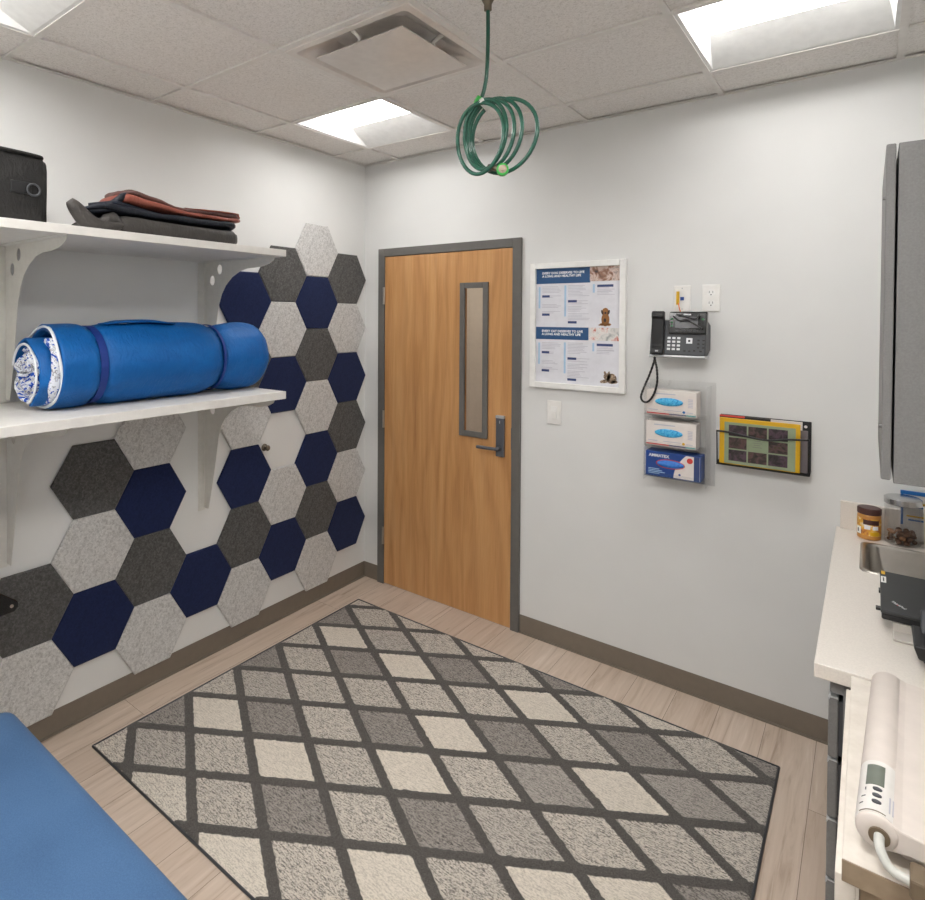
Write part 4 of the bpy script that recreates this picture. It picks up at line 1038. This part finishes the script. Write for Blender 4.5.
# ================================================================== MAGAZINE POCKET
def magazines():
    t = thing('wall_pocket', 'black wire wall pocket holding magazines on the back wall', 'magazine holder', (2.29, 0, 1.10))
    x0, x1, z0, z1 = 2.118, 2.458, 1.104, 1.318
    obj('back_plate', B(x0+.004, x1, -.005, -.0005, z0, z1), M['black'], t, bevel=.002)
    for x in (x0, x1-.004):
        pr = [(-.003, z0), (-.062, z0+.002), (-.076, z1-.07), (-.073, z1-.068), (-.058, z0+.010), (-.003, z0+.012)]
        obj('side_wire', prism(bmesh.new(), pr, lambda p: (x, p[0], p[1]), lambda p: (x+.005, p[0], p[1])), M['black'], t, bevel=.001)
    obj('bottom_tray', B(x0, x1, -.064, -.003, z0-.002, z0+.0015), M['black'], t)
    pts = spline([(x0+.001, -.078, 1.252), (x0+.05, -.078, 1.251), (x0+.14, -.078, 1.238), (x0+.2, -.078, 1.235), (x0+.26, -.078, 1.246), (x1-.002, -.078, 1.254)], 8)
    obj('front_band', tube(bmesh.new(), pts, .0042, 10), M['black'], t, smooth=True)
    obj('hang_hole', lathe(bmesh.new(), (x1-.02, 0, z1-.022), [(.006, -.0058), (.006, -.004)], 14, 'Y'), M['white_plastic'], t)
    # yellow-bordered magazine
    m = thing('magazine', 'yellow-bordered magazine with nine pictures at the front of the wall pocket', 'magazine', (2.27, -.06, z0+.003))
    a0, a1, b0, b1 = 2.1275, 2.424, z0+.004, 1.3105
    cv = obj('cover', B(a0, a1, -.058, -.050, b0, b1), M['yellow'], m, bevel=.003)
    fld = obj('green_field', B(a0+.020, a1-.016, -.0588, -.0575, b0+.004, b1-.018), M['sage'], cv)
    gx0, gx1, gz0, gz1 = a0+.034, a1-.040, b0+.014, b1-.026
    for r_ in range(3):
        for c_ in range(3):
            if (r_, c_) == (1, 1): continue
            w_ = (gx1-gx0)/3; h_ = (gz1-gz0)/3
            xa = gx0+c_*w_; za = gz0+r_*h_
            obj('picture', B(xa+.003, xa+w_-.003, -.0595, -.0585, za+.003, za+h_-.003), M['pic_dark'] if (r_+c_) % 2 else M['pic_dark2'], fld)
    bm = bmesh.new(); w_ = (gx1-gx0)/3; h_ = (gz1-gz0)/3
    for k in range(4): box(bm, gx0+w_+.02+.004*(k % 2), gx0+2*w_-.02-.006*(k % 2), -.0592, -.0585, gz0+h_+.018+k*.009, gz0+h_+.0195+k*.009)
    obj('printed_lines', bm, M['mauve'], fld)
    n = thing('magazine', 'thin magazine with a red and black top edge behind the yellow one', 'magazine', (2.25, -.04, z0+.003))
    obj('cover', B(x0+.008, x0+.20, -.047, -.040, z0+.004, 1.3195), M['black'], n, bevel=.001)
    obj('red_edge', B(x0+.008, x0+.105, -.0476, -.0395, 1.3135, 1.3200), M['red'], n)
    n = thing('magazine', 'grey-mauve leaflet standing at the right side of the wall pocket', 'magazine', (2.39, -.025, z0+.003))
    obj('cover', B(x0+.20, x1-.010, -.036, -.028, z0+.004, 1.283), M['mauve'], n, bevel=.001)
    n = thing('magazine', 'pale booklet peeping out between the yellow magazine and the wall pocket back', 'magazine', (2.33, -.02, z0+.003))
    obj('cover', B(2.30, 2.428, -.025, -.018, z0+.004, 1.316), M['box_white'], n, bevel=.001)
magazines()

# ================================================================== COUNTER, SINK, CABINETS
CT = .904; CX = 2.545; CY = -1.238
def counter():
    t = thing('countertop', 'speckled off-white countertop with a steel sink along the right side', 'countertop', (2.83, -.62, CT-.036))
    bm = bmesh.new(); hx0, hx1, hy0, hy1 = 2.632, 3.0, -.485, -.160
    X = [CX, hx0, hx1, XR-.001]; Y = [CY, hy0, hy1, -.001]
    for i in range(3):
        for j in range(3):
            if i == 1 and j == 1: continue
            box(bm, X[i], X[i+1], Y[j], Y[j+1], CT-.036, CT)
    bmesh.ops.remove_doubles(bm, verts=bm.verts[:], dist=1e-5)
    # drop the faces buried between neighbouring boxes
    seen = {}
    for f in bm.faces: seen.setdefault(tuple(sorted(v.index for v in f.verts)), []).append(f)
    bm.verts.index_update(); seen = {}
    for f in bm.faces: seen.setdefault(tuple(sorted(v.index for v in f.verts)), []).append(f)
    dead = [f for fs in seen.values() if len(fs) > 1 for f in fs]
    bmesh.ops.delete(bm, geom=dead, context='FACES_ONLY')
    obj('slab', bm, M['counter'], t, bevel=.002)
    bm = B(2.558, XR-.001, -.02, -.0005, CT, CT+.110); box(bm, XR-.02, XR-.001, CY, -.02, CT, CT+.110)
    obj('backsplash', bm, M['counter'], t, bevel=.002)
    # steel sink: rim and bowl
    s = thing('sink', 'rectangular stainless steel sink set in the countertop', 'sink', (2.81, -.32, CT-.16))
    def rr(x0, x1, y0, y1, r, n=5):
        out = []
        for cx, cy, a0 in ((x1-r, y1-r, 0), (x0+r, y1-r, PI/2), (x0+r, y0+r, PI), (x1-r, y0+r, 1.5*PI)):
            for k in range(n+1): a = a0+k*PI/2/n; out.append((cx+r*math.cos(a), cy+r*math.sin(a)))
        return out
    bm = bmesh.new(); rings = []
    for d, z, r in ((-.008, CT+.0005, .03), (-.006, CT+.004, .03), (.006, CT+.005, .03), (.010, CT+.001, .03), (.016, CT-.008, .035), (.022, CT-.14, .05), (.05, CT-.16, .05)):
        rings.append([bm.verts.new((x, y, z)) for x, y in rr(hx0+d, hx1-d, hy0+d, hy1-d, r)])
    for A, D in zip(rings, rings[1:]):
        n = len(A)
        for k in range(n): bm.faces.new((A[k], A[(k+1) % n], D[(k+1) % n], D[k]))
    bm.faces.new(rings[-1]); bmesh.ops.recalc_face_normals(bm, faces=bm.faces[:])
    for f in bm.faces:
        if f.normal.z < -.5: f.normal_flip()
    obj('bowl', bm, M['steel'], s, smooth=True)
    obj('drain', lathe(bmesh.new(), (2.82, -.32, CT-.16), [(.04, .0), (.04, .003), (.03, .002), (.01, .001)], 24), M['chrome'], s, smooth=True)
counter()
# base cabinets under the counter
def base_cab(y0, y1, label, drawers):
    t = thing('base_cabinet', label, 'base cabinet', (2.85, (y0+y1)/2, 0))
    x0 = 2.603; e = .018
    zb = .10
    top = CT-.0365
    bm = bmesh.new()
    box(bm, x0, XR-.005, y0, y0+e, zb, top); box(bm, x0, XR-.005, y1-e, y1, zb, top)
    box(bm, x0, XR-.005, y0+e, y1-e, zb, zb+e); box(bm, XR-.02, XR-.005, y0+e, y1-e, zb+e, top)
    obj('carcass', bm, M['cab_dark'], t, bevel=.001)
    obj('kick_board', B(x0+.05, x0+.066, y0, y1, 0, zb), M['cab_dark'], t)
    obj('top_rail', B(x0-.026, x0, y0, y1, .836, top), M['cab_dark'], t)
    def front(z0, z1, nm):
        f = obj(nm, B(x0-.029, x0-.009, y0+.002, y1-.002, z0+.002, z1-.003), M['cab_grey'], t, bevel=.003)
        pr = [(x0-.0300, z1-.010), (x0-.0295, z1-.003), (x0-.025, z1+.0005), (x0-.011, z1-.0005), (x0-.0085, z1-.004), (x0-.011, z1-.0028), (x0-.025, z1-.0025), (x0-.0285, z1-.010)]
        obj('edge_pull', prism(bmesh.new(), pr, lambda p: (p[0], y0+.0015, p[1]), lambda p: (p[0], y1-.003, p[1])), M['silver'], f)
        obj('gap_shade_pad', B(x0-.009, x0, y0+.006, y1-.006, z0+.01, z1-.01), M['charcoal'], f)  # charcoal pad fills the gap behind the front, its dark colour standing for shade
    if drawers:
        for a, b_ in ((.672, .824), (.523, .669), (.372, .520), (.222, .369), (.102, .219)): front(a, b_, 'drawer')
    else: front(.102, .824, 'door')
base_cab(-1.222, -.66, 'grey drawer cabinet at the near end under the countertop', True)
base_cab(-.658, -.004, 'grey door cabinet under the sink end of the countertop', False)
# upper cabinet
t = thing('wall_cabinet', 'grey laminate wall cabinet at the right edge of the photo', 'wall cabinet', (2.9, -.94, 1.375))
obj('carcass', B(2.688, XR-.002, -1.238, -.63, 1.372, 2.152), M['cab_grey'], t, bevel=.0015)
d = obj('door', B(2.6655, 2.6835, -1.240, -.632, 1.378, 2.152), M['cab_grey'], t, bevel=.003)
for z in (1.50, 2.03): obj('bumper', lathe(bmesh.new(), (2.6655, -1.225, z), [(.004, -.005), (.004, .001)], 10, 'X'), M['cab_dark'], d)

# ================================================================== SIDE TABLE WITH SCALE
def table():
    t = thing('side_table', 'pale wood side table with a brown front edge at the end of the countertop', 'table', (2.86, -1.55, 0))
    x0, x1, y0, y1 = 2.618, XR-.002, -1.862, -1.242
    obj('tabletop', B(x0, x1, y0+.003, y1, .868, .901), M['pale_wood'], t, bevel=.002)
    obj('brown_front_edge', B(x0, x1, y0, y0+.003, .866, .9005), M['edge_wood'], t, bevel=.001)
    obj('side_apron', B(2.609, 2.636, y0+.012, y1-.005, .79, .868), M['pale_wood'], t, bevel=.002)
    obj('leg', B(2.611, 2.640, y0+.012, y0+.06, 0, .79), M['pale_wood'], t, bevel=.002)
    obj('leg', B(XR-.035, XR-.006, y0+.012, y0+.06, 0, .868), M['pale_wood'], t, bevel=.002)
    obj('leg', B(2.611, 2.640, y1-.055, y1-.007, 0, .79), M['pale_wood'], t, bevel=.002)
    obj('leg', B(XR-.035, XR-.006, y1-.055, y1-.007, 0, .868), M['pale_wood'], t, bevel=.002)
    obj('cross_board', B(2.640, XR-.04, y0+.03, y0+.048, .73, .868), M['edge_wood'], t, bevel=.002)
table()
def scale():
    t = thing('baby_scale', 'beige tray scale with an LCD readout on a rounded end roll, on the side table', 'scale', (2.6605, -1.83, .901))
    root = t
    ax, az, R = 2.6605, .9455, .0272
    y0, y1 = -1.832, -1.325
    rl = obj('end_roll', lathe(bmesh.new(), (ax, 0, az), [(R*.4, y0+.001), (R*.9, y0), (R, y0+.004), (R, y0+.155), (R+.0005, y0+.157), (R+.0012, y0+.160), (R+.0012, y1-.006), (R*.92, y1), (R*.3, y1)], 40, 'Y'), M['cream'], t, smooth=True)
    # readout panel: a band on the near part of the roll
    def band(a0, a1, ya, yb, r0, r1, n=16):
        bm = bmesh.new(); A = []; D = []
        prof_ = []
        for k in range(n+1):
            a = a0+(a1-a0)*k/n; prof_.append((math.cos(a), math.sin(a)))
        ri = [[bm.verts.new((ax+c*r, y, az+s*r)) for c, s in prof_] for r, y in ((r0, ya), (r1, ya), (r1, yb), (r0, yb))]
        for m in range(4):
            A, D = ri[m], ri[(m+1) % 4]
            for k in range(n): bm.faces.new((A[k], A[k+1], D[k+1], D[k]))
        bm.faces.new([r[0] for r in ri]); bm.faces.new([r[-1] for r in ri][::-1])
        bmesh.ops.recalc_face_normals(bm, faces=bm.faces[:]); return bm
    pn = obj('readout_panel', band(.3, PI-.0, y0+.006, y0+.150, R-.001, R+.0008, 28), M['cream_light'], rl, smooth=False)
    obj('lcd', band(1.35, 2.25, y0+.078, y0+.136, R, R+.0014, 12), M['lcd'], pn)
    for y in (.066, .049, .032):
        bm = lathe(bmesh.new(), (0, 0, 0), [(.0050, 0), (.0050, .002), (.0035, .003)], 16)
        bmesh.ops.scale(bm, verts=bm.verts[:], vec=(1.25, .9, 1))
        bmesh.ops.translate(bm, verts=bm.verts[:], vec=(ax-.002, y0+y, az+R+.0002))
        obj('button', bm, M['charcoal'], pn, smooth=False)
    for k, (a, y, w_) in enumerate(((2.2, .066, .008), (2.2, .049, .006), (2.3, .032, .010))):
        obj('button_mark', band(a, a+.06 if k == 0 else a+.25, y0+y-.003, y0+y+(.004 if k == 0 else -.001), R, R+.0012, 3), M['charcoal'], pn)
    for a in (1.0, .82, .72):
        bm = band(a, a+.07, y0+.022, y0+.062-(a < .75)*.02, R, R+.0012, 3); obj('printed_mark', bm, M['grey_ink'], pn)
    bm = bmesh.new()
    obj('rim_marks', band(1.2, 2.5, y0+.008, y0+.0105, R, R+.0011, 20), M['brown_foot'], pn)
    # tray and body
    pr = [(2.672, .969), (2.690, .962), (2.74, .9585), (2.98, .9585), (3.02, .975), (3.035, .972), (3.03, .945), (2.99, .927), (2.70, .927), (2.672, .922)]
    obj('tray', prism(bmesh.new(), pr, lambda p: (p[0], y0+.002, p[1]), lambda p: (p[0], y1, p[1])), M['cream'], t, bevel=.003)
    # hub, grey tube, feet
    obj('hub', lathe(bmesh.new(), (ax+.003, 0, az-.004), [(.0135, y0-.003), (.0135, y0+.002)], 24, 'Y'), M['brown_foot'], t)
    pts = spline([(ax+.003, y0, az-.002), (ax+.005, y0-.022, az-.008), (ax+.018, y0-.032, az-.024), (ax+.045, y0-.034, az-.028), (ax+.09, y0-.034, az-.028)], 8)
    obj('grey_tube', tube(bmesh.new(), pts, .0068, 14), M['grey_tube'], t, smooth=True)
    pts = spline([(ax+.003, y1, az-.002), (ax+.006, y1+.018, az-.008), (ax+.02, y1+.026, az-.02), (ax+.08, y1+.026, az-.024)], 8)
    obj('grey_tube', tube(bmesh.new(), pts, .0068, 14), M['grey_tube'], t, smooth=True)
    obj('foot_block', B(2.700, 3.02, y0-.050, y0-.006, .9015, .932), M['brown_foot'], t, bevel=.004)
    obj('foot_block', B(2.703, 3.02, y1+.006, y1+.018, .9015, .942), M['brown_foot'], t, bevel=.002)
    obj('under_body', B(2.69, 3.0, y0+.03, y1-.03, .9015, .927), M['cream'], t, bevel=.004)
    root.rotation_euler.z = -.045
scale()

# ================================================================== LAPTOP ON RISER
def laptop():
    s = thing('laptop_riser', 'low grey riser under the black laptop', 'laptop stand', (2.86, -.83, CT))
    obj('base_plate', B(2.70, 3.0, -.99, -.74, CT+.001, CT+.008), M['riser'], s, bevel=.002)
    obj('post', lathe(bmesh.new(), (2.84, -.84, 0), [(.045, CT+.008), (.045, CT+.028)], 24), M['black'], s)
    for y, z in ((-.93, CT+.029), (-.75, CT+.051)): obj('support_bar', B(2.70, 3.0, y-.008, y+.008, CT+.008, z), M['riser'], s)
    t = thing('laptop', 'closed black laptop with a yellow and a white sticker on the countertop', 'laptop', (2.84, -.83, CT+.04))
    yn, zn, yf, zf = -.943, .962, -.706, .992
    def lid(p, d=0):     # p = (x, s) s 0..1 from near to far edge
        x, s_ = p; n = Vector((0, -(zf-zn), (yf-yn))).normalized()
        return Vector((x, yn+(yf-yn)*s_, zn+(zf-zn)*s_))+n*d
    x0, x1 = 2.6745, 3.005
    def slab(a, b, s0, s1, d0, d1): return prism(bmesh.new(), [(a, s0), (b, s0), (b, s1), (a, s1)], lambda p: lid(p, d0), lambda p: lid(p, d1))
    l = obj('lid', slab(x0, x1, 0, 1, -.010, 0), M['laptop'], t, bevel=.003)
    obj('base', slab(x0+.002, x1-.002, .01, .99, -.028, -.0105), M['black'], t, bevel=.004)
    obj('yellow_sticker', slab(x0+.003, x0+.012, .90, .985, 0, .0004), M['yellow'], l)
    w_ = obj('white_sticker', slab(x0+.002, x0+.014, .68, .84, 0, .0004), M['white_plastic'], l)
    obj('sticker_mark', slab(x0+.0065, x0+.0095, .71, .81, .0004, .0006), M['charcoal'], w_)
    p = lid((x0+.022, .24), .0006)
    text('lid_text', 'ThinkPad', .0105, p, l, M['silver'], xdir=(.72, -.69, -.09), udir=(.69, .72, .09), bold=.0004)
    q_ = lid((x0+.036, .185), .0007)
    obj('red_dot', lathe(bmesh.new(), q_, [(.0016, -.0003), (.0016, .0005)], 10), M['red'], l)
    obj('usb_dongle', B(x0-.010, x0+.004, -.905, -.887, .944, .951), M['black'], t, bevel=.001)
    obj('port_cover', B(x0-.003, x0+.004, -.80, -.775, .955, .963), M['black'], t, bevel=.001)
laptop()
def dock():
    t = thing('card_terminal', 'small black device with a flared base at the right edge, in front of the laptop', 'device', (2.80, -1.06, CT))
    bm = bmesh.new(); rings = []
    for z, gx, gy in ((CT+.001, .040, .035), (CT+.018, .050, .045), (CT+.024, .058, .055), (CT+.055, .068, .066), (CT+.060, .066, .064)):
        rings.append([bm.verts.new((2.802+sx*gx, -1.062+sy*gy, z)) for sx, sy in ((-1,-1),(1,-1),(1,1),(-1,1))])
    for A, D in zip(rings, rings[1:]):
        for k in range(4): bm.faces.new((A[k], A[(k+1) % 4], D[(k+1) % 4], D[k]))
    bm.faces.new(rings[0][::-1]); bm.faces.new(rings[-1]); bmesh.ops.recalc_face_normals(bm, faces=bm.faces[:])
    obj('body', bm, M['black'], t, bevel=.005)
    pr = [(-1.04, CT+.058), (-1.005, CT+.058), (-.985, CT+.098), (-.992, CT+.102), (-1.0, CT+.102)]
    obj('back_rest', prism(bmesh.new(), pr, lambda p: (2.752, p[0], p[1]), lambda p: (2.86, p[0], p[1])), M['charcoal'], t, bevel=.003)
    obj('grey_key', B(2.762, 2.78, -1.05, -1.035, CT+.060, CT+.066), M['silver'], t, bevel=.001)
dock()

# ================================================================== JARS ON THE COUNTER
def jars():
    c = (2.649, -.088, 0)
    t = thing('peanut_butter_jar', 'orange labelled jar with a dark brown lid beside the sink', 'jar', (c[0], c[1], CT))
    obj('jar_body', lathe(bmesh.new(), c, [(.030, CT+.0005), (.036, CT+.004), (.0365, CT+.012), (.0365, CT+.090), (.034, CT+.096)], 36), M['pb'], t, smooth=False)
    lb = obj('label', lathe(bmesh.new(), c, [(.0366, CT+.018), (.0372, CT+.018), (.0372, CT+.082), (.0366, CT+.082)], 36, closed=True), M['pb_label'], t)
    obj('lid', lathe(bmesh.new(), c, [(.036, CT+.096), (.0375, CT+.098), (.0375, CT+.117), (.034, CT+.1195)], 36), M['lid_brown'], t, bevel=0)
    d = Vector((2.6414-c[0], -3.0359-c[1], 0)).normalized(); a0 = math.atan2(d.y, d.x)
    def patch(a, b, z0, z1, m, nm, r=.0376):
        bm = bmesh.new(); n = 6; A = []; D = []
        for k in range(n+1):
            an = a0+a+(b-a)*k/n; A.append(bm.verts.new((c[0]+r*math.cos(an), c[1]+r*math.sin(an), CT+z0))); D.append(bm.verts.new((c[0]+r*math.cos(an), c[1]+r*math.sin(an), CT+z1)))
        A2 = [bm.verts.new((v.co.x*.02*0+c[0]+(v.co.x-c[0])*.99, c[1]+(v.co.y-c[1])*.99, v.co.z)) for v in A]; D2 = [bm.verts.new((c[0]+(v.co.x-c[0])*.99, c[1]+(v.co.y-c[1])*.99, v.co.z)) for v in D]
        for k in range(n): bm.faces.new((A[k], A[k+1], D[k+1], D[k])); bm.faces.new((A2[k], D2[k], D2[k+1], A2[k+1]))
        for P_, Q_ in ((A, A2), (D2, D)):
            for k in range(n): bm.faces.new((P_[k], Q_[k], Q_[k+1], P_[k+1]))
        bmesh.ops.recalc_face_normals(bm, faces=bm.faces[:])
        obj(nm, bm, m, lb)
    patch(-1.25, -.7, .020, .048, M['white_plastic'], 'white_barcode_panel')
    patch(-1.1, -.95, .026, .040, M['black'], 'barcode', .0378)
    patch(-.4, .1, .042, .058, M['white_ink'], 'label_lettering'); patch(.3, .8, .042, .056, M['white_ink'], 'label_lettering')
    patch(-.5, .9, .060, .078, M['lid_brown'], 'label_dark_band', .0375); patch(.1, .9, .02, .034, M['yellow'], 'label_yellow_patch')
    # canister of treats
    c = (2.747, -.084, 0); R = .054
    t = thing('glass_canister', 'clear glass canister with a chrome lid holding brown dog treats', 'canister', (c[0], c[1], CT))
    obj('glass_body', lathe(bmesh.new(), c, [(R-.006, CT+.0005), (R, CT+.006), (R, CT+.140), (R-.003, CT+.150)], 48), M['jarglass'], t, smooth=False)
    obj('chrome_lid', lathe(bmesh.new(), c, [(R-.001, CT+.150), (R+.002, CT+.152), (R+.002, CT+.172), (R-.004, CT+.176), (.01, CT+.177)], 48), M['chrome'], t)
    r = random.Random(11); k = 0
    for layer in range(3):
        for i in range(11):
            a = 2*PI*i/10+layer*.3; rad = (R-.019) if i % 3 else .014
            x, y, z = c[0]+rad*math.cos(a), c[1]+rad*math.sin(a), CT+.013+layer*.0155
            bm = bmesh.new(); bmesh.ops.create_icosphere(bm, subdivisions=2, radius=.0095)
            sx, sy, sz = r.uniform(.9, 1.35), r.uniform(.8, 1.1), r.uniform(.7, .95)
            for v in bm.verts:
                v.co = Vector((v.co.x*sx, v.co.y*sy, v.co.z*sz))*(1+.25*noise.noise(v.co*180+Vector((i, layer, 0))))
            bmesh.ops.rotate(bm, verts=bm.verts[:], cent=(0, 0, 0), matrix=Matrix.Rotation(r.uniform(0, 6), 3, 'Z') @ Matrix.Rotation(r.uniform(-.5, .5), 3, 'X'))
            bmesh.ops.translate(bm, verts=bm.verts[:], vec=(x, y, z))
            obj('dog_treat', bm, M['treat'] if r.random() < .7 else M['treat_light'], smooth=True, label='small rough biscuit in the heap at the bottom of the glass canister', cat='dog treat', group='treats in the glass canister')
    # zip bag behind the canister
    t = thing('zip_bag', 'clear zip bag with blue top edge and yellow stripes behind the glass canister', 'bag', (2.82, -.026, CT))
    b = obj('bag_front', B(2.742, 2.92, -.0275, -.0215, CT+.004, CT+.178), M['bag_plastic'], t, bevel=.002)
    obj('blue_zip', B(2.741, 2.925, -.030, -.021, CT+.176, CT+.190), M['blue_print'], t, bevel=.001)
    obj('blue_side_stripe', B(2.743, 2.750, -.0285, -.0270, CT+.06, CT+.176), M['blue_print'], b)
    bm = B(2.756, 2.91, -.0283, -.0272, CT+.140, CT+.148); box(bm, 2.760, 2.91, -.0283, -.0272, CT+.092, CT+.098); obj('yellow_stripes', bm, M['yellow'], b)
    bm = B(2.756, 2.91, -.0283, -.0272, CT+.128, CT+.135); box(bm, 2.765, 2.91, -.0283, -.0272, CT+.078, CT+.084); obj('blue_stripes', bm, M['blue_print'], b)
    # beige tub at the far right edge
    c = (2.855, -.09, 0)
    t = thing('beige_tub', 'beige container at the right edge beside the glass canister', 'container', (c[0], c[1], CT))
    obj('tub_body', lathe(bmesh.new(), c, [(.044, CT+.0005), (.048, CT+.01), (.05, CT+.13)], 36), M['pale_wood'], t)
    obj('tub_lid', lathe(bmesh.new(), c, [(.051, CT+.13), (.052, CT+.15), (.045, CT+.153)], 36), M['white_plastic'], t)
jars()
